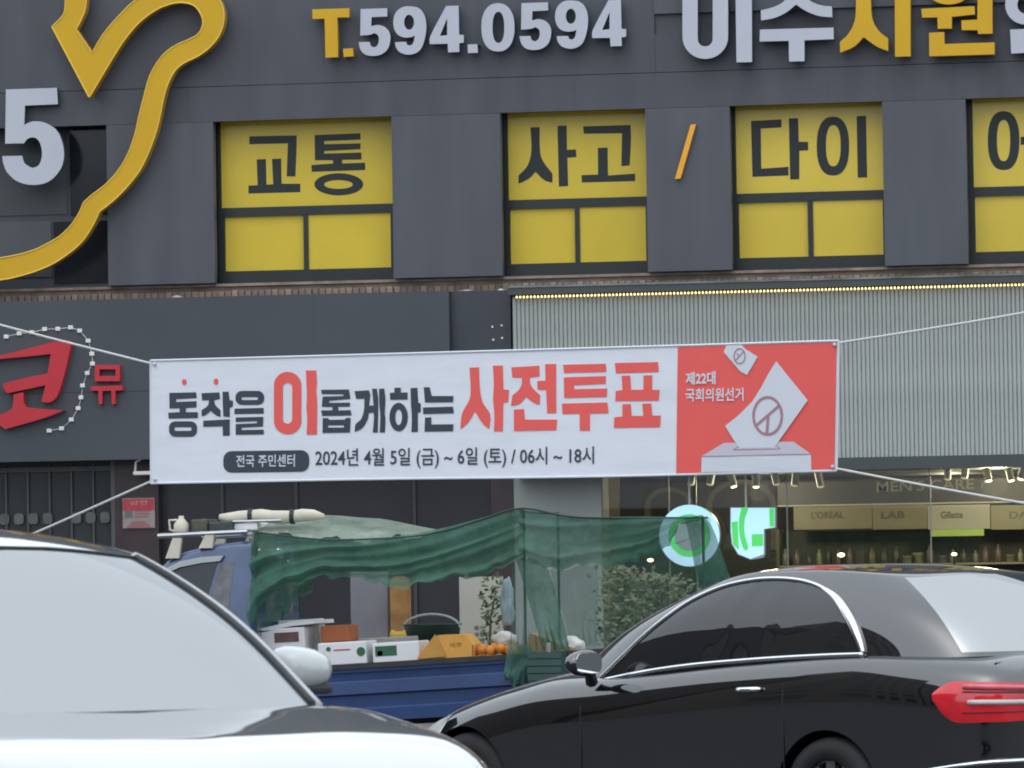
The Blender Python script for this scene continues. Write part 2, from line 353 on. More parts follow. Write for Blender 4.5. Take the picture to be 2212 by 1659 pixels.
for i, w in enumerate(WINS):
    a, b = op[i]; Y = RD
    def zx(k):
        q = w[k]; return (F(q[0], (q[2] + q[3]) / 2, Y)[0], F(q[1], (q[2] + q[3]) / 2, Y)[0])
    T0, T1 = 4.925, 5.72; L0, L1 = 4.345, 4.845
    tx = zx('top'); lx = zx('ll'); rx_ = zx('lr')
    b2 = max(b, rx_[1] + .02)
    f = MB()
    f.box(a - .02, tx[0], Y - .02, Y + .06, WB - .06, 5.80)                # left stile
    f.box(tx[0], b2 + .04, Y - .02, Y + .06, WB - .06, L0)                  # bottom rail
    f.box(tx[0], b2 + .04, Y - .025, Y + .06, L1, T0)                       # transom
    f.box(max(tx[1], b - .02), b2 + .04, Y - .018, Y + .06, T0, 5.80)           # right stile
    f.box(tx[0], lx[0], Y - .018, Y + .06, L0, L1)
    f.box(lx[1], rx_[0], Y - .022, Y + .06, L0, L1)                          # mullion
    f.box(rx_[1], b2 + .04, Y - .018, Y + .06, L0, L1)
    fr = put('window', f, M_FRAME, bld, label=['yellow window reading 교통 (traffic)', 'yellow window reading 사고 (accident)', 'yellow window reading 다이', 'yellow window at right edge reading 어'][i])
    put('pane', MB().box(tx[0], max(tx[1], b - .02), Y + .004, Y + .02, T0, 5.80), M_YFILM, fr, label='upper pane with dark letters')
    put('pane', MB().box(lx[0], lx[1], Y + .010, Y + .026, L0, L1), M_YFILM, fr)
    put('pane', MB().box(rx_[0], rx_[1], Y - .004, Y + .012, L0, L1), M_YFILM, fr)
    for lo in LET[i]: put('letter', MB().prism([rnd(l, 36) for l in lo], on(Y + .001), on(Y + .0035)), M_INK, fr)
    for o in fr.children: o.matrix_parent_inverse = Matrix.Identity(4)
# left bay behind the outline sign
Y = RD
fr = MB(); fr.box(w0[0], w0[1] + .1, Y, Y + .06, WB - .06, 5.8)
fr = put('window', fr, mat('blind_panel', (.055, .06, .068, 1), .5, vary=.1), bld, label='dark blind window bay behind the yellow outline')
zz = lambda px, py: F(px, py, Y)
def pane0(x0, x1, y0, y1, m, d=.012):
    A = zz(x0, (y0 + y1) / 2)[0]; B = zz(x1, (y0 + y1) / 2)[0]
    p = put('pane', MB().box(A, B, Y - d, Y - .001, zz((x0 + x1) / 2, y1)[1], zz((x0 + x1) / 2, y0)[1]), m, fr); p.matrix_parent_inverse = Matrix.Identity(4)
M_DKGL = mat('dark_pane', (.016, .019, .025, 1), .12, vary=.1)
pane0(152, 240, 270, 465, M_DKGL); pane0(117, 240, 478, 612, M_DKGL); pane0(-380, 112, 484, 604, mat('grey_pane', (.075, .082, .095, 1), .25, vary=.08)); pane0(-380, 145, 265, 470, mat('slate_panel', (.052, .058, .066, 1), .5, vary=.1))

# ------------------------------------------------------------------ signs on the upper wall
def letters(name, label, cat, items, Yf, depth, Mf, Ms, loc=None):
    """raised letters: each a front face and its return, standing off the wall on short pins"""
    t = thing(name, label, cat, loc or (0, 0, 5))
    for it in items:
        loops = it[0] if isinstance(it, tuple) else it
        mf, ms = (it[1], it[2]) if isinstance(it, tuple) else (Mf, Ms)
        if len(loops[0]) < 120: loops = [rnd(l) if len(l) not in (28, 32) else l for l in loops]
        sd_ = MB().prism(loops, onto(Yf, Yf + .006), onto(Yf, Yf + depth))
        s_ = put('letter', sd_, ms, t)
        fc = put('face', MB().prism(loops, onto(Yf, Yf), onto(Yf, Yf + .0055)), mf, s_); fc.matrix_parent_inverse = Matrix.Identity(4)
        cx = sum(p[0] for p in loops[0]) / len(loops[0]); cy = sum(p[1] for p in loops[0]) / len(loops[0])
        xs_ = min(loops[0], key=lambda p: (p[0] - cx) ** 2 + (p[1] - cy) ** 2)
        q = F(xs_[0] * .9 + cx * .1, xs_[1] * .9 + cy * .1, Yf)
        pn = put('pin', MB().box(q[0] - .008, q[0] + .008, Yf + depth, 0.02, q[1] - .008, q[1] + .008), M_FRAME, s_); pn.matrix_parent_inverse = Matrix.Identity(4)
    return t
Z1 = zm(0, 0, 1.3827); ZD = zm(1200, 0, 1.6265); ZE = zm(2640, 0, 1.5891)
# body outline
left = [(352, -200), (358, -60)] + cr([(357, 0), (350, 65), (325, 105), (282, 145)])
inner = [(485, 530)] + cr([(490, 525), (600, 340), (680, 215), (760, 122), (850, 55), (930, 22), (1000, 15), (1060, 34), (1097, 85), (1103, 135), (1082, 182), (1035, 212), (960, 245), (900, 288), (850, 350), (810, 430), (780, 540), (755, 640), (735, 730), (700, 830), (650, 920), (580, 1000), (500, 1062), (457, 1100)])
inner2 = cr([(455, 1102), (430, 1160), (390, 1222), (330, 1282), (255, 1328), (160, 1370), (0, 1405), (-300, 1440)])
outer = cr([(-300, 1560), (0, 1525), (100, 1505), (200, 1475), (300, 1430), (400, 1360), (460, 1300), (510, 1220), (540, 1155)]) + cr([(545, 1150), (620, 1090), (690, 1020), (760, 930), (810, 830), (850, 720), (870, 640), (890, 540), (912, 465), (950, 390), (1000, 345), (1080, 305), (1140, 260), (1190, 200), (1216, 130), (1218, 60), (1190, -5), (1110, -62), (1000, -85), (880, -70), (740, 0), (640, 95), (560, 190), (502, 288)])
right = [(416, 162)] + cr([(416, 158), (440, 112), (462, 60), (470, 0)]) + [(470, -60), (462, -200)]
OUT = Z1(left + inner + inner2 + outer + right)
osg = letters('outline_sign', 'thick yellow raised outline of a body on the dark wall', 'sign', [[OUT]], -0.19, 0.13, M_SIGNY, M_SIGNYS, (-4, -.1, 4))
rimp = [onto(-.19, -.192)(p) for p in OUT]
put('edge_highlight', MB().tube(rimp + rimp[:1], .0065, 6), mat('sign_edge_highlight', (.80, .52, .06, 1), .35, vary=.05), osg)  # lighter yellow tube paints a highlight along the outline's edge
five = Z1([(32, 487), (310, 478), (315, 567), (135, 575), (132, 680), (155, 668), (190, 660), (250, 670), (310, 712), (340, 780), (348, 850), (330, 920), (270, 985), (190, 1007), (100, 990), (40, 940), (18, 890), (12, 850), (120, 848), (135, 890), (175, 915), (210, 900), (228, 850), (222, 790), (200, 755), (170, 748), (145, 760), (130, 780), (28, 782)])
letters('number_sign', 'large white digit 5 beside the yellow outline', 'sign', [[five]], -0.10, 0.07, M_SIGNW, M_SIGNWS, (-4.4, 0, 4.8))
d5 = [(358, 58), (528, 52), (528, 105), (428, 110), (425, 168), (470, 160), (515, 175), (543, 210), (547, 260), (530, 315), (490, 348), (440, 358), (390, 350), (358, 320), (345, 270), (415, 268), (425, 295), (445, 303), (465, 290), (475, 255), (468, 225), (445, 212), (420, 222), (355, 228)]
d9 = [(567, 140), (580, 85), (620, 48), (670, 40), (730, 52), (765, 95), (778, 160), (770, 240), (745, 310), (710, 340), (660, 350), (610, 335), (585, 305), (578, 270), (650, 268), (655, 285), (672, 292), (692, 280), (705, 228), (680, 238), (640, 240), (600, 225), (575, 190)]
d9h = ell(668, 142, 32, 48)
d4 = [(905, 38), (985, 36), (988, 222), (1018, 224), (1018, 272), (988, 278), (990, 332), (918, 335), (915, 280), (800, 282), (803, 235)]
d4h = [(912, 115), (912, 225), (865, 230)]
Yw, Wd = (M_SIGNY, M_SIGNYS), (M_SIGNW, M_SIGNWS)
ph = [([ZD([(48, 60), (285, 52), (285, 110), (208, 112), (213, 365), (133, 370), (127, 120), (50, 122)])],) + Yw, ([ZD([(245, 312), (308, 308), (312, 360), (250, 365)])],) + Yw]
for l in ([ZD(d5)], [ZD(d9), ZD(d9h)], [ZD(d4), ZD(d4h)], [ZD([(1043, 285), (1105, 283), (1108, 338), (1045, 340)])], [ZD(ell(1237, 175, 106, 155, 32, 2.3)), ZD(ell(1240, 175, 38, 100, 28, 2.3))],
          [ZD(shift(d5, 1030, -38))], [ZD(shift(d9, 1036, -38)), ZD(shift(d9h, 1036, -38))], [ZD(shift(d4, 1040, -38)), ZD(shift(d4h, 1040, -38))]): ph.append((l,) + Wd)
letters('phone_number_sign', 'raised phone number T.594.0594, yellow T and white digits', 'sign', ph, -0.13, 0.075, None, None, (-.4, 0, 6.2))
nm = [([ZE(rr(75, 360, -190, 368, 140, 10)), ZE(rr(170, 264, -110, 290, 46, 8))],) + Wd,
      ([ZE([(405, -200), (508, -200), (510, 388), (413, 390)])],) + Wd,
      ([ZE([(565, 65), (640, 45), (705, 12), (738, -40), (745, -110), (832, -110), (845, -30), (880, 8), (940, 32), (1010, 40), (1013, 108), (930, 100), (850, 70), (785, 28), (720, 80), (650, 112), (567, 128)])],) + Wd,
      ([ZE([(560, 185), (1020, 172), (1022, 245), (838, 252), (838, 383), (742, 385), (740, 255), (558, 260)])],) + Wd,
      ([ZE([(1160, -150), (1255, -150), (1255, 60), (1270, 140), (1310, 200), (1362, 240), (1362, 320), (1290, 290), (1208, 232), (1150, 290), (1062, 330), (1060, 262), (1110, 215), (1150, 140), (1160, 60)])],) + Yw,
      ([ZE([(1403, -200), (1500, -200), (1502, 352), (1405, 355)])],) + Yw,
      ([ZE(ell(1740, -62, 135, 90)), ZE(ell(1740, -62, 62, 38))],) + Yw,
      ([ZE([(1570, 55), (1902, 38), (1905, 90), (1760, 105), (1760, 178), (1672, 180), (1670, 108), (1575, 110)])],) + Yw,
      ([ZE([(1925, -200), (2012, -200), (2015, 210), (1925, 212), (1922, 188), (1822, 188), (1820, 128), (1920, 122)])],) + Yw,
      ([ZE([(1618, 205), (1712, 200), (1714, 275), (2028, 265), (2028, 340), (1620, 352)])],) + Yw,
      ([ZE(ell(2222, 30, 128, 124)), ZE(ell(2222, 30, 52, 56))],) + Wd,
      ([ZE([(2125, 185), (2400, 172), (2400, 322), (2132, 335)])],) + Wd,
      ([ZE([(2420, -200), (2520, -200), (2520, 375), (2420, 378)])],) + Wd]
letters('clinic_name_sign', 'raised clinic name 이수시원의, white and yellow letters at upper right', 'sign', nm, -0.15, 0.085, None, None, (2.8, 0, 6.2))
letters('slash_sign', 'slanted orange slash fixed to the pier between the windows', 'sign', [[ZB([(303, 678), (332, 676), (248, 972), (217, 975)])]], -0.05, 0.03, M_SIGNO, M_SIGNO, (1.5, 0, 4.9))

# ------------------------------------------------------------------ slate sign box at lower left
YS = -0.32
zb0 = F(160, 995, YS)[1]; zb1 = F(480, 640, YS)[1]; xe = F(970, 690, YS)[0]; xend = F(1103, 690, -0.22)[0]
sb = thing('shop_sign_box', 'long slate sign box with red 코뮤 lettering under the clinic windows', 'sign', (-3, -.2, zb0))
xsb = [-9.0, -4.45, -1.75, xe]
zm0 = F(300, 845, YS)[1]
for i in range(3):
    put('face_panel', MB().box(xsb[i] + .0003, xsb[i + 1] - .0003, YS, YS + .02, zm0 + .0015, zb1), M_BOX, sb)
    put('face_panel', MB().box(xsb[i] + .0003, xsb[i + 1] - .0003, YS + .002, YS + .02, zb0, zm0 - .0015), M_BOX, sb)
put('box_body', MB().box(-9.0, xe, YS + .021, 0.09, zb0 + .004, zb1 - .004), M_BOXD, sb)
eb = put('end_box', MB().box(xe + .003, xend, -0.22, 0.09, zb0 + .3, zb1 - .002), M_BOXD, sb)
for px, py in ((1064, 706), (1084, 703), (1066, 734), (1085, 730)):
    q = F(px, py, -.22); put('bolt', MB().lathe([(0, -.012), (.010, -.012), (.010, 0)], (q[0], -.222, q[1]), 'Y', 8), M_LEDOFF, sb)
Z8 = zm(0, 1250, 1.9516)
ko = [[Z8([(-70, 310), (200, 243), (480, 175), (550, 185), (520, 330), (470, 520), (440, 600), (405, 640), (360, 655), (318, 645), (350, 520), (210, 550), (60, 582), (35, 560), (20, 510), (180, 468), (365, 430), (390, 280), (200, 300), (-70, 325)])],
      [Z8([(105, 590), (178, 575), (185, 660), (210, 690), (490, 715), (330, 775), (40, 858), (0, 830), (-60, 790), (-60, 775), (60, 720), (95, 690)])]]
yu = [[Z8(rect(728, 920, 365, 490)), Z8(rect(762, 888, 398, 450))],
      [Z8([(695, 530), (943, 522), (943, 558), (885, 563), (885, 665), (860, 668), (855, 563), (785, 565), (785, 665), (760, 668), (755, 563), (697, 562)])]]
for l in ko: put('letter', MB().prism([rnd(l[0])], on(YS - .075), onto(YS - .075, YS)), M_RED, sb, label='large red brush stroke of the letter 코')
for l in yu: put('letter', MB().prism(l, on(YS - .06), onto(YS - .06, YS)), M_RED, sb)
dots = [(50, 148), (150, 123), (248, 115), (345, 90), (447, 88), (545, 77), (615, 102), (680, 180), (708, 280), (713, 355), (673, 428), (637, 523), (625, 615), (603, 698), (550, 785), (475, 853), (380, 870), (-50, 165)]
for p in dots:
    q = F(*Z8([p])[0], YS); put('light_module', MB().box(q[0] - .022, q[0] + .022, YS - .02, YS, q[1] - .018, q[1] + .018, .005), M_LEDOFF, sb)
wire = [Z8([p])[0] for p in dots[:-1]]; wire = [F(*p, YS) for p in wire]
put('wire', MB().tube([(a, YS - .004, b) for a, b in wire], .003, 5), M_LEDOFF, sb)

# ------------------------------------------------------------------ ribbed sign at right
YR = -0.36
zr1 = F(1600, 629, YR)[1]; zr0 = F(2000, 985, YR)[1]; xr0 = F(1107, 700, YR)[0]; xr1 = 8.6
rs = thing('ribbed_shop_sign', 'long grey vertically ribbed sign panel with warm light beads along its top', 'sign', (2.5, -.2, zr0))
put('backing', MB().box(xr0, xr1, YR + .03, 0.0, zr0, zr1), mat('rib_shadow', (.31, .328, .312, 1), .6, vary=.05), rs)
pitch = F(1600, 800, YR)[0] - F(1590.8, 800, YR)[0]
ribm = MB().prism([[(-.49 * pitch, .03), (-.49 * pitch, .017), (-.30 * pitch, .003), (0, 0), (.30 * pitch, .003), (.49 * pitch, .017), (.49 * pitch, .03)]], lambda p: (p[0], YR + p[1], zr0), lambda p: (p[0], YR + p[1], zr1 - .001)).mesh('rib', M_RIB)
nr = 0; x = xr0 + pitch / 2; rest = MB()
while x < xr1 - pitch / 2:
    if nr < 190:
        o = put('rib', ribm, None, rs); o.location = (x, 0, 0)
    nr += 1; x += pitch
zt0 = zr1 + .002; zt1 = F(1600, 607, YR - .05)[1]
put('top_trim', MB().box(xr0 - .02, xr1, YR - .07, 0.0, zt0 + .012, zt1), M_TRIM, rs)
put('trim_edge', MB().box(xr0 - .02, xr1, YR - .08, YR - .071, zt1 - .012, zt1 + .006), mat('worn_metal_edge', (.16, .17, .165, 1), .5, vary=.5, scale=3), rs)
put('bottom_trim', MB().box(xr0 - .02, xr1, YR - .04, 0.0, zr0 - .11, zr0 - .002), M_TRIM, rs)
bp = F(1600, 630, YR - .05)[0] - F(1592.2, 630, YR - .05)[0]
bme = MB().lathe([(0.001, -.012), (.007, -.009), (.0095, 0), (.007, .009), (0.001, .012)], (0, 0, 0), 'Z', 8).mesh('bulb', M_BULB, True)
x = xr0 + .05; k = 0
while x < xr1 - .05 and k < 200:
    o = put('bulb', bme, None, rs); o.location = (x, YR - .045, zr1 - .006); x += bp; k += 1

# ------------------------------------------------------------------ ground floor
gf = zr0 - .11
ground = [('shop_pier', (1110, 1300), M_GREYPIL, -.02)]
xa, xb = F(1110, 1100, -.02)[0], F(1299, 1100, -.02)[0]
put('shop_pier', MB().box(xa, xb, -.02, .42, .12, gf + .1), M_GREYPIL, bld, label='plain light grey wall pier beside the lit shop')
# left shopfront: glazed door with bars, maroon stone, dark glazing
xd0, xd1 = F(-420, 1100)[0], F(248, 1100)[0]
dr = put('door', MB().box(xd0, xd1, .06, .12, .12, zb0 + .1), mat('door_dark_glass', (.030, .036, .038, 1), .25, vary=.2, scale=1.5), bld, label='dark barred glass door under the slate sign')
def sub(name, mb, m, par, **k):
    o = put(name, mb, m, par, **k); o.matrix_parent_inverse = Matrix.Identity(4); return o
x = xd0 + .05
while x < xd1 - .05:
    sub('bar', MB().box(x - .008, x + .008, .03, .059, .15, zb0 - .03), mat('door_bar', (.075, .085, .088, 1), .4, metal=.3, vary=.1), dr); x += .205
sub('frame', MB().box(xd1 - .035, xd1 + .012, .0, .13, .12, zb0 - .002), mat('door_frame', (.11, .12, .12, 1), .4, metal=.4, vary=.1), dr)
sub('rail', MB().box(xd0, xd1 - .04, .02, .058, zb0 - .09, zb0 - .045), MATS["door_bar"], dr)
fz = F(100, 1120, .05)[1]
for i in range(9):
    q = F(-20 + i * 31, 1121, .05)[0]
    if i == 5: continue
    sub('door_sticker', MB().prism([rr(q - .045, q + .045, fz - .05, fz + .05, .03)], lambda p: (p[0], .0285, p[1]), lambda p: (p[0], .0295, p[1])), mat('frosted_sticker', (.10, .11, .10, 1), .6, vary=.3, scale=9), dr)
xm1 = F(345, 1100)[0]
put('stone_pier', MB().box(xd1 + .013, xm1, -.05, .2, .12, zb0 + .1), M_MAROON, bld, label='dark maroon stone pier carrying a red notice')
xg = F(1062, 1100)[0]
put('shopfront_glazing', MB().box(xm1 + .002, xg, .08, .12, .12, zb0 + .3), mat('unlit_glazing', (.020, .020, .025, 1), .35, vary=.25, scale=1.2), bld, label='dark unlit shop glazing behind the truck')
for px in (480, 640, 895):
    q = F(px, 1100, .05)[0]; put('glazing_bar', MB().box(q - .014, q + .014, .05, .078, .12, zb0 + .1), mat('glazing_bar_dark', (.045, .043, .045, 1), .4, vary=.2), bld)
put('stone_pier', MB().box(xg + .002, xa - .002, -.03, .2, .12, zb0 + .4), M_MAROON, bld, label='maroon stone pier left of the grey wall')
# notice plate
q0 = F(265, 1142, -.07); q1 = F(334, 1075, -.07)
npb = thing('notice_plate', 'small red and pale notice plate on the maroon stone pier', 'notice', (q0[0], -.06, q0[1]))
put('plate', MB().box(q0[0], q1[0], -.072, -.051, q0[1], q1[1], .006), mat('notice_pale', (.30, .24, .23, 1), .4, vary=.15, scale=14), npb)
put('red_band', MB().box(q0[0] + .006, q1[0] - .006, -.076, -.0725, q1[1] - .115, q1[1] - .008), mat('notice_red', (.42, .045, .06, 1), .4, vary=.12, scale=20), npb)
put('print', text_mb('금연', [(281, 1091), (318, 1090), (318, 1080), (281, 1081)], on(-.0775), .01), mat('notice_print', (.5, .25, .25, 1), .5, vary=0), npb)
put('triangle_mark', MB().prism([[F(272, 1141, -.073), F(326, 1139, -.073), F(312, 1125, -.073), F(286, 1126, -.073)]], lambda p: (p[0], -.0755, p[1]), lambda p: (p[0], -.0722, p[1])), mat('notice_rose', (.30, .13, .13, 1), .5, vary=.1), npb)
for k, yy in enumerate((1104, 1110, 1116)):
    a_, b_ = F(292, yy, -.073), F(326 - 4 * k, yy, -.073)
    put('text_line', MB().box(a_[0], b_[0], -.0755, -.0722, a_[1] - .006, a_[1] + .006), MATS["notice_rose"], npb)
a_, b_ = F(270, 1118, -.073), F(286, 1102, -.073)
put('symbol', MB().box(a_[0], b_[0], -.0755, -.0722, a_[1], b_[1]), mat('notice_grey', (.14, .15, .14, 1), .5, vary=.1), npb)
# white wall lamp beneath the slate sign
q = F(306, 1020, -.2)
wlp = thing('wall_lamp', 'small white angled lamp bracket under the slate sign', 'lamp', (q[0], -.2, q[1]))
put('lamp_body', MB().box(F(290, 1024, -.2)[0], F(332, 1024, -.2)[0], -.25, -.15, F(306, 1026, -.2)[1], F(306, 1018, -.2)[1], .008), M_LEDOFF, wlp)
c0, c1, c2 = F(292, 1018, -.2), F(293, 998, -.2), F(310, 988, -.2)
put('bracket', MB().tube([(c0[0], -.2, c0[1]), (c1[0], -.2, c1[1]), (c2[0], -.2, c2[1]), (c2[0] + .06, -.2, c2[1] + .05)], .012, 6), M_LEDOFF, wlp)

# ------------------------------------------------------------------ lit shop interior at right
ORD = ['first', 'second', 'third', 'fourth', 'fifth', 'sixth', 'seventh', 'eighth', 'ninth', 'tenth', 'eleventh', 'twelfth'] + ['%dth' % k for k in range(13, 60)]
ORD[20 - 0] = '21st'; ORD[21] = '22nd'; ORD[22] = '23rd'; ORD[30] = '31st'; ORD[31] = '32nd'; ORD[32] = '33rd'
CNT = {}
def nth(k): CNT[k] = CNT.get(k, -1) + 1; return ORD[CNT[k]]
Z9 = zm(2000, 1780, 1.0886)
xi0, xi1 = xb, BX1
M_IN = mat('shop_inner_wall', (.17, .14, .10, 1), .7, vary=.12, scale=2)
put('shop_floor', MB().box(xi0, xi1, .06, 5.5, .121, .14), mat('shop_tiles', (.30, .28, .25, 1), .3, vary=.1), bld)
put('shop_ceiling', MB().box(xi0, xi1, .13, 5.5, gf + .02, gf + .1), mat('shop_ceiling_grey', (.11, .11, .10, 1), .7, vary=.1), bld)
put('shop_back_wall', MB().box(xi0, xi1, 5.5, 5.6, .12, gf + .1), M_IN, bld)
put('shop_glass', MB().box(xi0 + .002, xi1, .03, .042, .14, gf + .015), glassmat('shop_window_glass', (.90, .93, .90, 1), 1.75), bld)
for px in (1445, 1504, 1700, 2010, 2330):
    q = F(px, 1100, .02)[0]; put('glass_joint', MB().box(q - .006, q + .006, .02, .029, .14, gf), mat('joint_metal', (.25, .26, .24, 1), .35, metal=.5, vary=.1), bld)
def wbox(px0, px1, py0, py1, Y, d):
    a = F(px0, (py0 + py1) / 2, Y); b = F(px1, (py0 + py1) / 2, Y); m_ = (px0 + px1) / 2
    return MB().box(a[0], b[0], Y, Y + d, F(m_, py1, Y)[1], F(m_, py0, Y)[1])
def zr(x0, x1, y0, y1): (a, b), (c, d_) = Z9([(x0, y0), (x1, y1)]); return a, c, b, d_
YI = 2.6
fas = thing('aisle_sign', "dark fascia board lettered MEN'S CARE hung inside the lit shop", 'sign', (3.5, YI, 2.2))
put('board', wbox(*zr(1155, 2500, 118, 214), YI, .06), mat('fascia_brown', (.05, .043, .034, 1), .5, vary=.15), fas)
put('lettering', text_mb("MEN'S CARE", [Z9([p])[0] for p in ((1580, 172), (1998, 158), (1998, 112), (1580, 126))], on(YI - .004), .012), mat('fascia_letter', (.22, .205, .15, 1), .5, vary=0), fas)
put('edge_strip', wbox(*zr(1155, 2500, 216, 222), YI - .02, .08), mat('cream_strip', (.5, .45, .32, 1), .5, vary=.1), fas)
for xx in (1200, 2330):
    a = F(*Z9([(xx, 118)])[0], YI + .03); put('hanger', MB().tube([(a[0], YI + .03, a[1]), (a[0], YI + .03, gf + .03)], .008, 6), M_FRAME, fas)
# gondola shelving with header boards
gd = thing('shop_shelving', 'long dark shop shelving unit with cream header boards behind the glass', 'shelving', (3.8, YI + .1, .14))
hx = [(1225, 1560), (1564, 1796), (1800, 2066), (2070, 2420)]
mat('header_cream', (.25, .225, .15, 1), .5, vary=.08)
Mcream = MATS['header_cream']; Mwht = mat('header_white', (.40, .39, .33, 1), .5, vary=.05)
for i, (a, b) in enumerate(hx):
    hb = put('header_board', wbox(*zr(a, b, 226, 330), YI + .02, .05), Mwht if i == 2 else Mcream, gd)
    tx_ = ["L'OREAL", 'LAB', 'Gillette', 'DASHU'][i]; w_ = [(1300, 1440), (1600, 1700), (1855, 1950), (2150, 2330)][i]
    sub('print', text_mb(tx_, [Z9([p])[0] for p in ((w_[0], 286), (w_[1], 283), (w_[1], 252), (w_[0], 255))], on(YI + .016), .02), mat('header_print', (.12, .11, .09, 1), .5, vary=0), hb)
put('light_panel', wbox(*zr(1812, 2040, 331, 360), YI + .0, .04), mat('pale_green_card', (.42, .58, .14, 1), .5, vary=.05), gd)
put('back_panel', wbox(*zr(1160, 2420, 331, 900), YI + .42, .03), mat('shelf_back', (.045, .04, .03, 1), .6, vary=.2), gd)
sz = [F(*Z9([(1700, y)])[0], YI)[1] for y in (478, 590, 700)]
xs0, xs1 = F(*Z9([(1160, 400)])[0], YI)[0], F(*Z9([(2420, 400)])[0], YI)[0]
for z_ in sz: put('shelf', MB().box(xs0, xs1, YI + .05, YI + .42, z_ - .02, z_), mat('shelf_board', (.28, .25, .18, 1), .5, vary=.1), gd)
put('side_panel', MB().box(xs0 - .03, xs0, YI + .05, YI + .45, .14, F(*Z9([(1160, 330)])[0], YI)[1]), mat('shelf_side', (.10, .085, .06, 1), .5, vary=.1), gd)
PC = [(.07, .065, .06, 1), (.20, .18, .14, 1), (.10, .11, .13, 1), (.16, .13, .08, 1), (.30, .28, .22, 1), (.05, .06, .07, 1), (.22, .24, .12, 1), (.14, .10, .09, 1)]
x = xs0 + .04; k = 0
PM = [mat('product_%d' % i, c, .35, vary=.15, scale=30) for i, c in enumerate(PC)]
btl = [MB().lathe([(0, 0), (.032, 0), (.034, .02), (.034, .12), (.014, .15), (.014, .18), (0, .18)], (0, 0, 0), 'Z', 10).mesh('bottle', m, True) for m in PM]
ctn = [MB().box(-.045, .045, -.03, .03, 0, .15, .004).mesh('carton', m) for m in PM]
tub = [MB().lathe([(0, 0), (.05, 0), (.053, .01), (.053, .07), (.056, .072), (.056, .10), (0, .10)], (0, 0, 0), 'Z', 12).mesh('tub', m, True) for m in PM]
while x < F(2300, 1190, YI)[0]:
    j = random.random(); c_ = random.randrange(8)
    nm_, arr = (('product_bottle', btl), ('product_carton', ctn), ('product_tub', tub))[0 if j < .45 else 1 if j < .8 else 2]
    o = put(nm_, arr[c_], None, label='%s %s from the left on the lit shop shelf' % (nth(nm_), nm_.split('_')[1]), category=nm_.split('_')[1], group='%ss on the shop shelf' % nm_.split('_')[1])
    o.location = (x, YI + .10 + random.uniform(0, .10), sz[0]); s_ = random.uniform(.75, 1.05); o.scale = (s_, s_, s_ * random.uniform(.75, 1.05)); x += .105 * s_ + .01
# arch display at left of the shop
ar = thing('arch_display', 'dark arched display panel with beige arch bands inside the shop', 'display', (1.4, 3.2, .14))
put('panel', wbox(*zr(480, 1152, 128, 700), 3.2, .05), mat('arch_dark', (.05, .042, .033, 1), .55, vary=.15), ar)
put('panel_side', wbox(*zr(386, 479, 100, 700), 3.15, .05), mat('arch_beige', (.34, .29, .19, 1), .55, vary=.1), ar)
for cx_, r_ in ((690, 105), (1000, 150)):
    outl = [(cx_ - r_, 420), (cx_ - r_, 230)] + [(cx_ - r_ * math.cos(t * math.pi / 16), 230 - r_ * .75 * math.sin(t * math.pi / 16)) for t in range(1, 16)] + [(cx_ + r_, 230), (cx_ + r_, 420)]
    ri = r_ - 24; inn = [(cx_ + ri, 420), (cx_ + ri, 230)] + [(cx_ + ri * math.cos(t * math.pi / 16), 230 - ri * .75 * math.sin(t * math.pi / 16)) for t in range(1, 16)] + [(cx_ - ri, 230), (cx_ - ri, 420)]
    put('arch_band', MB().prism([Z9(outl + inn)], on(3.17), onto(3.17, 3.195)), mat('arch_band_beige', (.17, .145, .10, 1), .55, vary=.1), ar)
# track lights
M_SPOT = mat('lamp_white', (.55, .55, .48, 1), .5, vary=.05); M_LIT = mat('lamp_lit_face', (1, .85, .5, 1), .5, vary=0, emit=6, ecol=(1, .83, .50, 1))
tl_i = 0
for zx_, zy in ((790, 108), (870, 108), (960, 118), (1062, 118), (1145, 108), (1232, 112), (1335, 118), (1885, 85), (1960, 80), (2055, 92), (2150, 92), (2205, 85)):
    pxy = Z9([(zx_, zy)])[0]; Yl = 1.3; q = F(*pxy, Yl)
    t = thing('track_light', ['%s white spotlight from the left below the banner', '%s white spotlight from the left near the right edge'][zx_ > 1500] % nth('spot%d' % (zx_ > 1500)), 'spotlight', (q[0], Yl, q[1]), ['spotlights below the banner', 'spotlights at the right edge'][zx_ > 1500])
    dv = Vector((random.uniform(-.3, .3), -.25, -1)).normalized(); c_ = Vector((q[0], Yl, q[1]))
    put('lamp_body', MB().tube([c_ - dv * .07, c_ + dv * .07], .034, 12), M_SPOT, t, smooth=False)
    put('lamp_face', MB().tube([c_ + dv * .0705, c_ + dv * .074], .027, 12), M_LIT if zx_ in (960, 1062, 2055, 2150, 2205) else mat('lamp_dim', (.6, .55, .4, 1), .5, vary=0, emit=.5, ecol=(1, .85, .5, 1)), t)
    put('stem', MB().tube([c_ - dv * .07, (q[0], Yl, gf + .03)], .008, 6), M_SPOT, t)
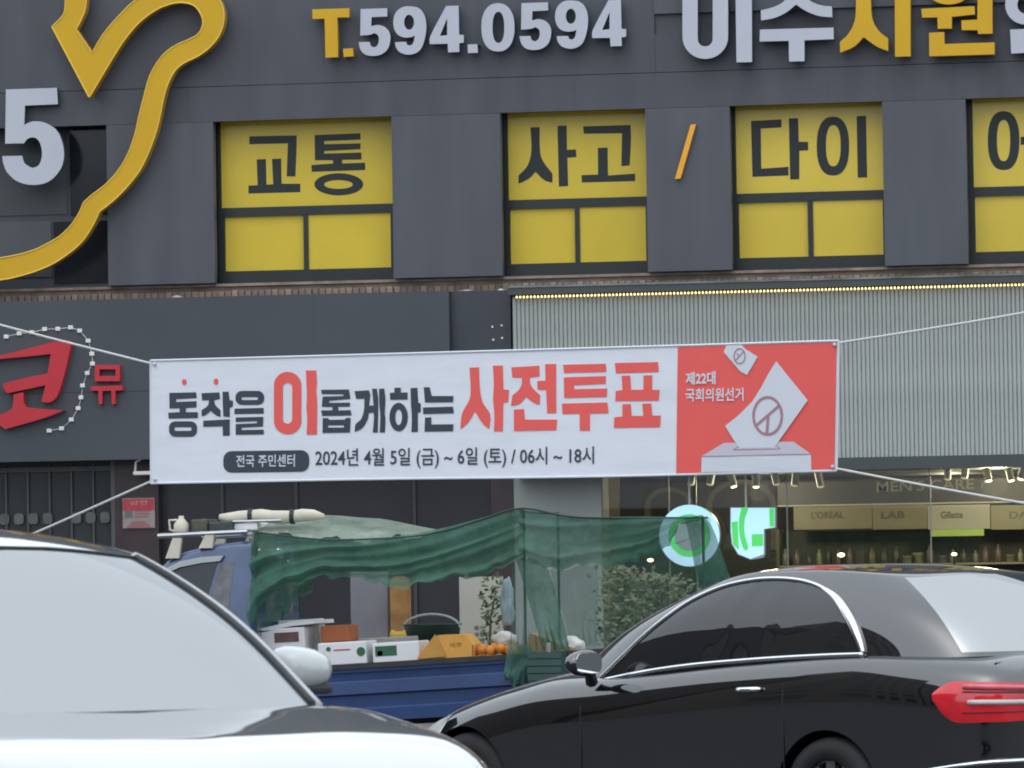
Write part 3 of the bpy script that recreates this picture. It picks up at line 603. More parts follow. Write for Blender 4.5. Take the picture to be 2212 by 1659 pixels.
for a, b, y in ((1755, 1985, 28), (2050, 2102, 24), (2195, 2420, 20)):
    (x0, y0), (x1, y1) = Z9([(a, y + 4), (b, y - 4)]); Yl = .55
    q0 = F(x0, y0, Yl); q1 = F(x1, y1, Yl)
    t = thing('strip_light', {1755: 'long lit strip lamp under the ribbed sign', 2050: 'short lit strip lamp under the ribbed sign', 2195: 'lit strip lamp cut by the right edge'}[a], 'lamp', (q0[0], Yl, q0[1]))
    zc = gf - .035
    zc = (q0[1] + q1[1]) / 2
    put('diffuser', MB().box(q0[0], q1[0], Yl - .03, Yl + .03, zc - .012, zc + .012), mat('strip_lit', (1, .9, .6, 1), .5, vary=0, emit=2.2, ecol=(1, .92, .62, 1)), t)
    put('housing', MB().box(q0[0] - .02, q1[0] + .02, Yl - .04, Yl + .04, zc + .0125, zc + .04), M_SPOT, t)
    for xx in (q0[0] + .05, q1[0] - .05): put('hanger', MB().tube([(xx, Yl, zc + .04), (xx, Yl, max(gf + .03, zc + .06))], .005, 5), M_SPOT, t)
for X_, Y_, e in ((2.0, 1.6, 36), (4.2, 1.5, 45), (6.4, 1.6, 36), (3.6, 3.8, 26)):
    l = bpy.data.lights.new('shop_spot', 'POINT'); l.energy = e; l.color = (1, .86, .58); l.shadow_soft_size = .12
    o = bpy.data.objects.new('shop_spot', l); col.objects.link(o); o.location = (X_, Y_, gf - .12)
for px, py, s_ in ((1405, 1210, .030), (3312 / K, 2185 / K, .034), (3757 / K, 2182 / K, .026)):
    q = F(px, py, 1.0)
    t = thing('counter_lamp', {1405: 'small bright lamp low behind the green net', 3312 / K: 'small bright lamp just above the black car roof', 3757 / K: 'small bright lamp above the rear of the black car'}[px], 'lamp', (q[0], 1.0, q[1] - .3))
    put('bulb', MB().lathe([(.001, -s_ * .6), (s_ * .8, -s_ * .35), (s_, 0), (s_ * .8, s_ * .35), (.001, s_ * .6)], (q[0], 1.0, q[1]), 'Z', 12), M_LIT, t, smooth=True)
    put('stem', MB().tube([(q[0], 1.0, q[1] - s_ * .6), (q[0], 1.0, .14)], .01, 6), M_FRAME, t)
    put('base', MB().lathe([(0, 0), (.09, 0), (.09, .02), (0, .025)], (q[0], 1.0, .14), 'Z', 14), M_FRAME, t)

# lit signs hung in the shop window
M_SW = mat('sign_lit_white', (.5, .62, .7, 1), .4, vary=0, emit=.6, ecol=(.34, .78, 1.0, 1)); M_SG = mat('sign_lit_green', (.1, .7, .15, 1), .4, vary=0, emit=.28, ecol=(.12, .72, .16, 1)); M_SGY = mat('sign_lit_grey', (.26, .33, .33, 1), .4, vary=.05, emit=.05, ecol=(.55, .72, .72, 1))
YL = -.16
def ringz(cx, cy, r1, r2=None): return [Z9(ell(cx, cy, r1 * .98, r1, 36))] + ([Z9(ell(cx, cy, r2 * .98, r2, 36))] if r2 else [])
t = thing('round_lit_sign', 'round lit sign with white rim and green ring behind the net', 'sign', (2.0, YL, 1.8))
put('housing', MB().prism(ringz(778, 358, 134), on(YL), onto(YL, YL + .10)), mat('sign_housing', (.3, .33, .34, 1), .4, vary=.05), t)
put('rim', MB().prism(ringz(778, 358, 132, 92), on(YL - .006), onto(YL, YL - .001)), M_SW, t)
put('green_ring', MB().prism(ringz(778, 358, 91, 66), on(YL - .005), onto(YL, YL - .001)), M_SG, t)
put('centre', MB().prism(ringz(778, 358, 65), on(YL - .004), onto(YL, YL - .001)), M_SGY, t)
q = F(*Z9([(778, 226)])[0], YL + .05); put('hanger', MB().tube([(q[0], YL + .05, q[1] - .02), (q[0], YL + .05, gf + .06)], .01, 6), M_SPOT, t)
t = thing('shield_lit_sign', 'lit white and green shield-shaped sign right of the round sign', 'sign', (2.6, YL, 1.8))
shd = [(952, 236), (1148, 236), (1148, 325), (1100, 332), (1100, 440)] + [(1095, 452), (1040, 462), (985, 440), (958, 395), (952, 340)]
put('housing', MB().prism([Z9(shd)], on(YL), onto(YL, YL + .10)), MATS['sign_housing'], t)
inn = [(956, 240), (1144, 240), (1144, 322), (1097, 330), (1097, 438), (1040, 458), (988, 437), (962, 393), (956, 340)]
put('face', MB().prism([Z9(inn)], on(YL - .004), onto(YL, YL - .001)), M_SW, t)
put('green_mark', MB().prism([Z9([(1045, 352), (1094, 350), (1094, 402), (1045, 404)])], on(YL - .008), onto(YL, YL - .0045)), M_SG, t)
put('green_mark', MB().prism([Z9(cr([(1000, 240), (1030, 240), (1015, 290), (1015, 350), (1030, 410), (1010, 415), (992, 350), (990, 290)]))], on(YL - .008), onto(YL, YL - .0045)), M_SG, t)
put('green_mark', MB().prism([Z9([(958, 300), (985, 296), (990, 420), (965, 395)])], on(YL - .008), onto(YL, YL - .0045)), M_SG, t)
put('green_mark', MB().prism([Z9([(1120, 241), (1142, 241), (1142, 318), (1122, 320)])], on(YL - .008), onto(YL, YL - .0045)), M_SG, t)
q = F(*Z9([(1020, 236)])[0], YL + .05); put('hanger', MB().tube([(q[0], YL + .05, q[1] - .02), (q[0], YL + .05, gf + .06)], .01, 6), M_SPOT, t)

# ------------------------------------------------------------------ the banner, its ropes and posts
def bdep(x): return 1.0 / ((1 / 40.9) + (x - 325) / 1487.0 * (1 / 38.2 - 1 / 40.9))
def wav(x, y): return 0.008 * math.sin(x / 190.0 + y / 260.0) + 0.002 * math.sin(x / 61.0 - y / 130.0)
def bmap(off): return lambda p: Q(p[0], p[1], bdep(p[0]) + wav(p[0], p[1]) - off)
TLc, TRc, BLc, BRc = (325, 779), (1812, 736), (326, 1043), (1807, 1018)
def bq(s, t):                              # s along, t down
    ax = TLc[0] + (TRc[0] - TLc[0]) * s; ay = TLc[1] + (TRc[1] - TLc[1]) * s; bx_ = BLc[0] + (BRc[0] - BLc[0]) * s; by_ = BLc[1] + (BRc[1] - BLc[1]) * s
    sag = 2.5 * math.sin(math.pi * s)
    return (ax + (bx_ - ax) * t, ay + (by_ - ay) * t + sag * (0.3 + .4 * t) + 1.2 * math.sin(9 * s + 2) * t)
M_POST0 = mat('eyelet_metal', (.5, .5, .48, 1), .35, metal=.8, vary=.1); M_ROPE0 = mat('pale_rope', (.60, .60, .58, 1), .8, vary=.1, scale=60)
ban = thing('election_banner', 'wide white election banner with a red ballot-box panel strung across the street', 'banner', Q(1060, 1040, 39.5))
M_CLOTH = mat('banner_cloth', (.77, .79, .86, 1), .75, vary=.03, scale=3, bump=.3, bscale=2.0, stretch=(1, 1, 3.0))
M_BRED = mat('banner_red', (.86, .125, .11, 1), .75, vary=.03, scale=3)
M_BDK = mat('banner_dark_ink', (.045, .06, .078, 1), .7, vary=.05)
M_BWH = mat('banner_white_ink', (.68, .71, .77, 1), .75, vary=.02)
M_BLAV = mat('banner_lavender_ink', (.60, .575, .66, 1), .75, vary=.02)
M_BMAU = mat('banner_mauve_ink', (.42, .22, .27, 1), .75, vary=.03)
g = MB().grid(lambda i, j: bmap(0)(bq(i, j)), 90, 14); put('cloth', g, M_CLOTH, ban, smooth=True)
g = MB().grid(lambda i, j: bmap(-.004)(bq(i, j)), 90, 14); put('cloth_back', g, M_CLOTH, ban, smooth=True)
def hem(a, b, n=40):
    return MB().tube([bmap(.002)(bq(a[0] + (b[0] - a[0]) * k / n, a[1] + (b[1] - a[1]) * k / n)) for k in range(n + 1)], .008, 6)
for a, b in (((0, 0), (1, 0)), ((0, 1), (1, 1)), ((0, 0), (0, 1)), ((1, 0), (1, 1))): put('hem', hem(a, b), M_BWH, ban)
sp = (1464 - 325) / 1487.0
g = MB().grid(lambda i, j: bmap(.003)(bq(sp + (0.997 - sp) * i, .012 + j * .978)), 24, 14); rp = put('red_panel', g, M_BRED, ban, smooth=True)
def bsub(name, mb, m, par=ban, **k):
    o = put(name, mb, m, par, **k)
    if par is not ban: o.matrix_parent_inverse = Matrix.Identity(4)
    return o
def sdiv(l, step=9.0):                     # add points along edges so print follows the cloth
    out = []
    for i in range(len(l)):
        a, b = l[i], l[(i + 1) % len(l)]; n = max(1, int(math.hypot(b[0] - a[0], b[1] - a[1]) / step))
        out += [(a[0] + (b[0] - a[0]) * k / n, a[1] + (b[1] - a[1]) * k / n) for k in range(n)]
    return out
def pr(loops, off=.0045): return MB().prism([sdiv(l, 12) for l in loops], bmap(off))
ZF = zm(560, 1340, 2.9892); ZG = zm(1240, 1340, 2.9892); ZH = zm(1780, 1340, 2.4043); Z7 = zm(2600, 1350, 2.765)
blackt = [[ZF([(318, 618), (635, 612), (640, 680), (400, 692), (398, 725), (640, 715), (638, 790), (515, 795), (512, 845), (655, 845), (655, 915), (310, 922), (305, 852), (440, 845), (440, 800), (320, 800)])],
          [ZF(rr(315, 645, 953, 1135, 75)), ZF(rr(380, 578, 1022, 1065, 14))],
          [ZF([(697, 622), (908, 612), (915, 690), (845, 705), (860, 760), (920, 820), (922, 900), (880, 890), (805, 830), (745, 880), (700, 895), (697, 822), (770, 770), (785, 705), (705, 705)])],
          [ZF([(945, 605), (1015, 603), (1030, 705), (1068, 710), (1065, 780), (1030, 795), (1030, 905), (955, 895), (948, 760)])],
          [ZF([(718, 945), (1030, 930), (1030, 1120), (950, 1125), (945, 1012), (718, 1018)])],
          [ZF(rr(1097, 1435, 595, 760, 75)), ZF(rr(1170, 1360, 668, 702, 14))],
          [ZF([(1085, 803), (1428, 795), (1430, 862), (1085, 868)])],
          [ZF([(1100, 908), (1425, 900), (1420, 1015), (1170, 1028), (1170, 1055), (1430, 1050), (1430, 1108), (1100, 1112), (1100, 985), (1350, 975), (1350, 952), (1100, 960)])],
          [ZG([(72, 582), (400, 578), (418, 690), (170, 710), (170, 735), (415, 732), (410, 780), (275, 783), (275, 825), (420, 820), (430, 885), (85, 890), (72, 825), (205, 822), (205, 785), (80, 783), (90, 662), (335, 655), (335, 635), (80, 632)])],
          [ZG([(92, 915), (155, 915), (170, 935), (350, 932), (370, 912), (420, 912), (412, 1085), (88, 1090)]), ZG(rect(155, 340, 1000, 1026))],
          [ZG([(465, 598), (635, 588), (650, 640), (638, 768), (690, 768), (672, 570), (728, 568), (745, 700), (740, 1085), (680, 1085), (695, 900), (690, 850), (635, 855), (620, 930), (560, 1030), (468, 1080), (478, 990), (540, 930), (575, 830), (582, 688), (485, 688)])],
          [ZG([(755, 570), (815, 567), (830, 700), (822, 860), (830, 930), (822, 1085), (762, 1085), (770, 900), (758, 750)])],
          [ZG([(935, 558), (1010, 557), (1012, 615), (1090, 612), (1090, 695), (885, 700), (882, 618), (935, 615)])],
          [ZG(ell(985, 903, 108, 168)), ZG(ell(985, 905, 40, 92))],
          [ZG([(1125, 562), (1205, 558), (1215, 730), (1245, 745), (1245, 845), (1210, 850), (1212, 1078), (1135, 1080), (1140, 900), (1130, 750)])],
          [ZG([(1280, 552), (1350, 550), (1375, 655), (1630, 655), (1625, 728), (1295, 732)])],
          [ZG([(1270, 790), (1625, 780), (1635, 858), (1275, 868)])],
          [ZG([(1295, 910), (1370, 905), (1370, 990), (1630, 988), (1625, 1070), (1290, 1075)])]]
redt = [[ZF(rr(1550, 1872, 372, 1105, 158, 10)), ZF(rr(1655, 1765, 500, 980, 54, 8))],
        [ZF([(1925, 355), (2047, 353), (2056, 500), (2048, 600), (2058, 750), (2055, 1108), (1935, 1110), (1942, 900), (1932, 800), (1938, 650)])],
        [ZH([(165, 258), (255, 255), (262, 450), (290, 590), (360, 700), (352, 838), (300, 800), (215, 672), (150, 780), (78, 842), (95, 690), (165, 560), (175, 450)])],
        [ZH([(385, 240), (480, 238), (485, 465), (540, 470), (530, 585), (485, 590), (480, 860), (395, 862), (400, 700), (388, 560), (395, 400)])],
        [ZH([(560, 255), (825, 240), (828, 340), (735, 352), (740, 410), (770, 460), (835, 520), (828, 610), (770, 590), (700, 535), (640, 600), (558, 622), (570, 520), (630, 470), (660, 410), (660, 352), (570, 352)])],
        [ZH([(880, 225), (985, 223), (985, 688), (900, 690), (890, 470), (810, 465), (805, 385), (885, 380)])],
        [ZH([(585, 655), (680, 650), (690, 750), (995, 750), (985, 850), (585, 858)])],
        [ZH([(1050, 230), (1455, 222), (1460, 298), (1060, 308)])],
        [ZH([(1058, 350), (1455, 338), (1455, 410), (1155, 425), (1155, 462), (1468, 455), (1465, 535), (1060, 545)])],
        [ZH([(1040, 598), (1470, 588), (1480, 690), (1305, 692), (1305, 855), (1208, 855), (1208, 695), (1045, 697)])],
        [ZH([(1540, 215), (1950, 205), (1955, 298), (1550, 312)])],
        [ZH([(1605, 335), (1685, 333), (1695, 468), (1810, 468), (1812, 332), (1895, 330), (1892, 468), (1965, 470), (1955, 570), (1545, 575), (1548, 480), (1612, 470)])],
        [ZH([(1612, 605), (1690, 603), (1700, 715), (1810, 715), (1800, 600), (1885, 598), (1895, 712), (1975, 712), (1968, 822), (1530, 828), (1535, 728), (1612, 720)])],
        [ZF(ell(495, 490, 27, 36, 14))], [ZF(ell(868, 485, 28, 37, 14))]]
for l in blackt: bsub('letter', pr([rnd(q_, 42, 3) for q_ in l]), M_BDK)
for l in redt: bsub('letter', pr([rnd(q_, 42, 3) for q_ in l]), M_BRED)
pill = bsub('date_pill', pr([[((560 + a / 1.5361) / K, (1320 + (b - (a - 750) * .013) / 1.5361) / K) for a, b in rr(490, 1010, 698, 828, 50)]]), M_BDK)
bsub('print', text_mb('전국 주민센터', [(510, 1009), (637, 1008), (637, 981), (510, 983)], bmap(.0085), .012), M_BWH, pill)
bsub('date_lettering', text_mb('2024년 4월 5일 (금) ~ 6일 (토) / 06시 ~ 18시', [(681, 1014), (1283, 1008), (1283, 964), (681, 969)], bmap(.0055), .012), M_BDK)
# ballot picture
def pr2(loops, off): return pr(loops, off + .004)
sm = bsub('small_ballot', pr2([Z7([(720, 26), (885, 22), (930, 70), (1060, 150), (945, 350), (870, 310), (690, 100)])], .0055), M_BWH, rp)
bsub('stamp', pr2([Z7(ell(862, 145, 66, 88)), Z7(ell(862, 145, 54, 74))], .0088), M_BMAU, rp)
bsub('stamp', pr2([Z7(stroke((820, 190), (905, 95), 13))], .0088), M_BMAU, rp); bsub('stamp', pr2([Z7(stroke((858, 150), (835, 115), 12))], .0092), M_BMAU, rp)
bsub('box_top', pr2([Z7([(690, 1090), (1450, 1075), (1640, 1210), (450, 1235)])], .0045), M_BLAV, rp)
bsub('box_front', pr2([Z7([(450, 1240), (1640, 1215), (1645, 1392), (445, 1410)])], .0045), M_BWH, rp)
bsub('box_edge', pr2([Z7([(450, 1233), (1640, 1208), (1642, 1217), (450, 1242)])], .0068), M_BMAU, rp)
bsub('slot', pr2([Z7([(790, 1162), (850, 1125), (1260, 1115), (1315, 1155), (1300, 1162), (800, 1172)])], .0055), M_BMAU, rp)
bsub('slot_inside', pr2([Z7([(815, 1160), (860, 1133), (1255, 1123), (1292, 1152)])], .0068), M_BLAV, rp)
bsub('ballot', pr2([Z7([(1262, 200), (1605, 625), (1290, 1070), (1240, 1140), (865, 1146), (800, 1060), (705, 905), (850, 790), (1000, 640), (1100, 480), (1180, 330)])], .0082), M_BWH, rp)
bsub('stamp', pr2([Z7(ell(1168, 795, 168, 218, 40)), Z7(ell(1168, 795, 140, 187, 40))], .0115), M_BMAU, rp, label='round voting stamp mark on the big ballot')
bsub('stamp', pr2([Z7(stroke((1050, 895), (1290, 685), 30))], .0115), M_BMAU, rp); bsub('stamp', pr2([Z7(stroke((1172, 800), (1160, 985), 30))], .0125), M_BMAU, rp)
bsub('panel_lettering', text_mb('제22대', [Z7([p])[0] for p in ((275, 458), (602, 452), (602, 308), (275, 322))], bmap(.012), .032), M_BWH, rp)
bsub('panel_lettering', text_mb('국회의원선거', [Z7([p])[0] for p in ((272, 640), (908, 632), (905, 485), (275, 497))], bmap(.012), .02), M_BWH, rp)
for s_, t_ in ((.006, .03), (.006, .97), (.994, .03), (.994, .97)):
    c_ = bmap(.006)(bq(s_, t_)); put('eyelet', MB().lathe([(.006, -.003), (.012, -.004), (.015, 0), (.012, .003), (.006, .003)], c_, 'Y', 16), M_POST0, ban, smooth=True)
    put('knot', MB().lathe([(.001, -.014), (.008, -.01), (.011, 0), (.008, .011), (.001, .014)], c_ + Vector((0, -.012, 0)), 'Z', 10), M_ROPE0, ban, smooth=True)
# posts off both ends and the four ropes
M_POST = mat('galvanised_post', (.30, .31, .32, 1), .45, metal=.6, vary=.12, scale=5)
M_ROPE = mat('pale_rope', (.60, .60, .58, 1), .8, vary=.1, scale=60)
pl = Q(-700, 1000, 42.8); prt = Q(3000, 1000, 36.4)
for c_, lb in ((pl, 'grey steel post left of the banner'), (prt, 'grey steel post right of the banner')):
    t = thing('banner_post', lb, 'post', (c_.x, c_.y, .1), 'posts holding the banner')
    put('shaft', MB().lathe([(.07, .1), (.065, 4.2), (.05, 6.5), (0, 6.55)], (c_.x, c_.y, 0), 'Z', 14), M_POST, t, smooth=True)
    put('base_plate', MB().lathe([(0, .0), (.17, .0), (.17, .16), (.08, .18), (.08, .4)], (c_.x, c_.y, 0), 'Z', 14), M_POST, t)
def rope(a, b, dep_b, lb, kn):
    A = bmap(0)(a); Bp = Q(b[0], b[1], dep_b); n = 24
    pts = [A.lerp(Bp, k / n) - Vector((0, 0, .05 * math.sin(math.pi * k / n))) for k in range(n + 1)]
    o = put('rope', MB().tube(pts, .0085, 6), M_ROPE, label=lb, category='rope', group='ropes holding the banner')
rope((326, 785), (-700, 485), 42.8, 'pale rope from the upper left corner of the banner', 0)
rope((326, 1040), (-700, 1456), 42.8, 'pale rope from the lower left corner of the banner', 0)
rope((1811, 741), (3000, 505), 36.4, 'pale rope from the upper right corner of the banner', 0)
rope((1806, 1012), (3000, 1190), 36.4, 'pale rope from the lower right corner of the banner', 0)

# ------------------------------------------------------------------ blue flatbed truck at the kerb
YT = -10.2; TW = 1.62
p0, p1 = F(732, 1441, YT), F(1093, 1419, YT); slope = (p1[1] - p0[1]) / (p1[0] - p0[0])
def railz(x): return p0[1] + slope * (x - p0[0])
xA, xB = F(552, 1440, YT)[0], F(1600, 1400, YT)[0]
M_TBLUE = mat('truck_blue', (.022, .052, .15, 1), .3, vary=.15, scale=4, coat=.6)
M_TBLUEL = mat('truck_cab_blue', (.04, .08, .19, 1), .3, vary=.22, scale=4, coat=.8)
M_TDARK = mat('truck_rubber', (.025, .026, .03, 1), .6, vary=.2, scale=6)
M_TGREY = mat('truck_faded_grey', (.20, .21, .215, 1), .5, vary=.2, scale=5)
M_STEEL = mat('bare_steel', (.42, .43, .44, 1), .35, metal=.8, vary=.15)
M_CREAM = mat('cream_canvas', (.62, .58, .47, 1), .8, vary=.1, scale=5, bump=.2, bscale=12)
tk = thing('flatbed_truck', 'blue flatbed truck with loaded bed and green net parked at the kerb', 'truck', (F(900, 1500, YT)[0], YT + .8, .0))
def gate_profile(mirror=False):
    pr_ = [(0.0, .0), (.0, -.045), (.016, -.05), (.020, -.105), (-.006, -.12), (-.012, -.20), (.016, -.215), (.018, -.30), (-.002, -.315), (.0, -.40), (.05, -.40), (.05, 0)]
    return pr_
def extr(prof, x0, x1, Yb, sgn=1, zf=railz):
    m = MB(); n = len(prof)
    vs = [(x0, Yb + sgn * a, zf(x0) + b) for a, b in prof] + [(x1, Yb + sgn * a, zf(x1) + b) for a, b in prof]
    fs = [(i, (i + 1) % n, n + (i + 1) % n, n + i) for i in range(n)] + [tuple(range(n)), tuple(range(2 * n - 1, n - 1, -1))]
    return m.add(vs, fs)
put('bed_side', extr(gate_profile(), xA, xB, YT), M_TBLUE, tk, label='navy blue ribbed bed side facing the street')
put('bed_side', extr(gate_profile(), xA, xB, YT + TW, -1), M_TBLUE, tk)
put('bed_rail', extr([(-.012, .018), (-.012, -.02), (.055, -.02), (.055, .018)], xA - .02, xB + .02, YT), M_TDARK, tk)
put('bed_floor', extr([(.051, -.36), (.051, -.40), (TW - .051, -.40), (TW - .051, -.36)], xA, xB, YT), M_TGREY, tk)
put('headboard', MB().box(xA - .04, xA, YT + .05, YT + TW - .05, railz(xA) - .4, railz(xA) + .42), M_TBLUE, tk)
put('tailgate', MB().box(xB + .001, xB + .04, YT + .03, YT + TW - .03, railz(xB) - .4, railz(xB)), M_TBLUE, tk)
put('chassis', extr([(.4, -.41), (.4, -.58), (1.2, -.58), (1.2, -.41)], xA - 1.6, xB - .1, YT), M_TDARK, tk)
put('side_guard', extr([(.06, -.44), (.06, -.52), (.09, -.52), (.09, -.44)], xA + .3, xB - 1.4, YT), M_STEEL, tk)
def wheel(parent, c, rad, wid, side, rimm, local=True, spokes=5):
    """c: hub centre; axis along Y; side: +1 outer face towards +Y, -1 towards -Y"""
    pr_ = [(rad * .62, -wid / 2), (rad * .86, -wid / 2), (rad * .97, -wid * .42), (rad, -wid * .25), (rad, wid * .25), (rad * .97, wid * .42), (rad * .86, wid / 2), (rad * .62, wid / 2), (rad * .62, -wid / 2)]
    w = put('wheel', MB().lathe(pr_, c, 'Y', 40), MATS.get('tyre') or mat('tyre', (.018, .018, .02, 1), .75, vary=.15, scale=12), parent, smooth=True)
    yo = side * wid * .38
    rm = MB().lathe([(rad * .64, yo), (rad * .60, yo - side * .012), (rad * .57, yo - side * .05), (.0, yo - side * .06)], c, 'Y', 40)
    for k in range(spokes):
        t = 2 * math.pi * k / spokes + .3; u_ = Vector((math.cos(t), 0, math.sin(t))); v_ = Vector((-math.sin(t), 0, math.cos(t)))
        a = Vector(c) + Vector((0, yo, 0)); o0, o1 = u_ * rad * .08, u_ * rad * .60
        vs = [a + o0 + v_ * .035, a + o1 + v_ * .028, a + o1 - v_ * .028, a + o0 - v_ * .035]
        vs += [p - Vector((0, side * .03, 0)) for p in vs]
        rm.add(vs, [(0, 1, 2, 3), (7, 6, 5, 4), (0, 4, 5, 1), (1, 5, 6, 2), (2, 6, 7, 3), (3, 7, 4, 0)])
    rm.lathe([(rad * .17, yo - side * .03), (rad * .17, yo + side * .004), (.0, yo + side * .006)], c, 'Y', 20)
    r_ = put('rim', rm, rimm, w, smooth=False); r_.matrix_parent_inverse = Matrix.Identity(4)
    return w
M_RIM = mat('alloy_rim', (.30, .30, .31, 1), .3, metal=.9, vary=.1)
for x_ in (xA - 1.1, xB - .85):
    for y_, s_ in ((YT + .12, -1), (YT + TW - .12, 1)): wheel(tk, (x_, y_, .30), .30, .17, s_, M_TGREY)
# cab
cabp = [(548, 1176), (538, 1169), (500, 1170), (440, 1178), (390, 1192), (352, 1212), (318, 1250), (270, 1330), (225, 1400), (205, 1440), (202, 1590), (545, 1590), (548, 1400)]
cab2 = [F(p[0], p[1], YT) for p in cabp]
cb = MB().prism([cab2], lambda p: (p[0], YT + .02 + max(0, (p[1] - railz(p[0]))) * .10, p[1]), lambda p: (p[0], YT + TW - .02 - max(0, (p[1] - railz(p[0]))) * .10, p[1]))
b_ = bmesh.new(); me_ = cb.mesh('cab', M_TBLUEL); b_.from_mesh(me_)
bmesh.ops.dissolve_limit(b_, angle_limit=R(2), verts=b_.verts, edges=b_.edges)
bmesh.ops.bevel(b_, geom=[e for e in b_.edges if len(e.link_faces) == 2 and e.calc_face_angle(0) > R(50)], offset=.05, segments=4, profile=.6, affect='EDGES')
b_.to_mesh(me_); b_.free(); me_.polygons.foreach_set('use_smooth', [True] * len(me_.polygons)); me_.set_sharp_from_angle(angle=R(40))
cabo = put('cab', me_, None, tk)
def caby(z, x): return YT + .02 + max(0, z - railz(x)) * .10
def side(loop, off): return lambda p: (p[0], caby(p[1], p[0]) + off, p[1])
wl_ = [F(p[0], p[1], YT) for p in [(352, 1236), (385, 1222), (440, 1214), (463, 1216), (440, 1300), (415, 1372), (262, 1380), (300, 1310)]]
wn_ = put('window', MB().prism([wl_], side(wl_, -.006), side(wl_, .02)), mat('truck_glass', (.012, .016, .022, 1), .08, vary=.1), cabo); wn_.matrix_parent_inverse = Matrix.Identity(4)
vz = [F(p[0], p[1], YT) for p in [(345, 1232), (385, 1212), (430, 1203), (478, 1200), (470, 1212), (430, 1216), (385, 1225), (352, 1240)]]
o = put('rain_visor', MB().prism([vz], side(vz, -.035), side(vz, -.006)), mat('visor_grey', (.36, .39, .40, 1), .3, vary=.1), cabo); o.matrix_parent_inverse = Matrix.Identity(4)
bp_ = [F(p[0], p[1], YT) for p in [(470, 1218), (500, 1216), (490, 1300), (478, 1385), (425, 1382), (448, 1300)]]
o = put('pillar_trim', MB().prism([bp_], side(bp_, -.004), side(bp_, .02)), mat('pillar_faded', (.15, .155, .17, 1), .4, vary=.25, scale=14), cabo); o.matrix_parent_inverse = Matrix.Identity(4)
def mirror_(nm, *a, **k): pass
# roof rack
rk = put('roof_rack', MB().tube([(F(334, 1158, YT)[0], YT + .1, F(334, 1158, YT)[1]), (F(528, 1148, YT)[0], YT + .1, F(528, 1148, YT)[1])], .018, 8), M_STEEL, tk)
o = put('rear_rail', MB().tube([(F(334, 1158, YT)[0], YT + TW - .1, F(334, 1158, YT)[1]), (F(528, 1148, YT)[0], YT + TW - .1, F(528, 1148, YT)[1])], .018, 8), M_STEEL, rk); o.matrix_parent_inverse = Matrix.Identity(4)
for px, py in ((345, 1157), (430, 1153), (515, 1149)):
    q = F(px, py, YT); o = put('cross_bar', MB().box(q[0] - .02, q[0] + .02, YT + .1, YT + TW - .1, q[1] + .003, q[1] + .02), M_STEEL, rk); o.matrix_parent_inverse = Matrix.Identity(4)
for (a, b, c_, d_) in ((376, 1162, 366, 1206), (446, 1156, 438, 1184)):
    q, w_ = F(a, b, YT), F(c_, d_, YT)
    for yy, s_ in ((YT + .1, -1), (YT + TW - .1, 1)):
        o = put('rack_foot', MB().prism([[(q[0] - .03, q[1]), (q[0] + .035, q[1]), (w_[0] + .05, w_[1]), (w_[0] - .05, w_[1])]], lambda p: (p[0], yy - .02, p[1]), lambda p: (p[0], yy + .03, p[1])), M_CREAM, rk); o.matrix_parent_inverse = Matrix.Identity(4)
# things strapped on the rack
def at(px, py, Y): q = F(px, py, Y); return Vector((q[0], Y, q[1]))
def pbox(name, label, cat, x0, x1, y0, y1, Y, d, m, bev=.012, group=None, rz=0, **k):
    a, b = F(x0, y1, Y), F(x1, y0, Y)
    o = put(name, MB().box(-(b[0] - a[0]) / 2, (b[0] - a[0]) / 2, 0, d, 0, b[1] - a[1], bev), m, label=label, category=cat)
    o.location = ((a[0] + b[0]) / 2, Y, a[1]); o.rotation_euler = (0, -math.atan(slope) * .9, rz)
    if group: o['group'] = group
    return o
pbox('tool_case', 'dark green tool case on the truck roof rack', 'case', 452, 502, 1126, 1148, YT + .25, .5, mat('case_green', (.045, .06, .055, 1), .5, vary=.3, scale=15))
pbox('tool_case', 'small olive case on the truck roof rack beside the canvas jug', 'case', 414, 448, 1121, 1150, YT + .3, .35, mat('case_olive', (.085, .088, .065, 1), .6, vary=.4, scale=14))
j0 = at(392, 1153, YT + .35)
jg = thing('jug', 'pale beige jug at the front of the truck roof rack', 'jug', j0)
put('body', MB().lathe([(0, 0), (.05, 0), (.056, .02), (.056, .07), (.03, .10), (.02, .115), (.02, .13), (0, .13)], j0, 'Z', 14), M_CREAM, jg, smooth=True)
put('handle', MB().tube([j0 + Vector((-.03, 0, .10)), j0 + Vector((-.09, 0, .10)), j0 + Vector((-.085, 0, .03)), j0 + Vector((-.05, 0, .02))], .009, 6), M_CREAM, jg)
# rolled canvas on the frame above the cab
pts = [at(474 + k * 22.6, 1117 + 2.4 * math.sin(k * 1.3) - k * .25, YT + .35) for k in range(11)]
rl = thing('canvas_roll', 'long cream rolled canvas lying on the rack above the cab', 'canvas roll', pts[0])
put('roll', MB().tube(pts, [.022, .042, .05, .045, .05, .047, .052, .045, .048, .042, .018], 12), M_CREAM, rl, smooth=True)
for k in (3, 7): put('strap', MB().tube([pts[k] - Vector((.015, 0, 0)), pts[k] + Vector((.015, 0, 0))], .056, 12), M_TDARK, rl)
pbox('foam_box', 'white foam box behind the cab under the rolled canvas', 'box', 506, 556, 1129, 1147, YT + .3, .6, mat('foam_white', (.74, .73, .74, 1), .7, vary=.05, bump=.1, bscale=60))
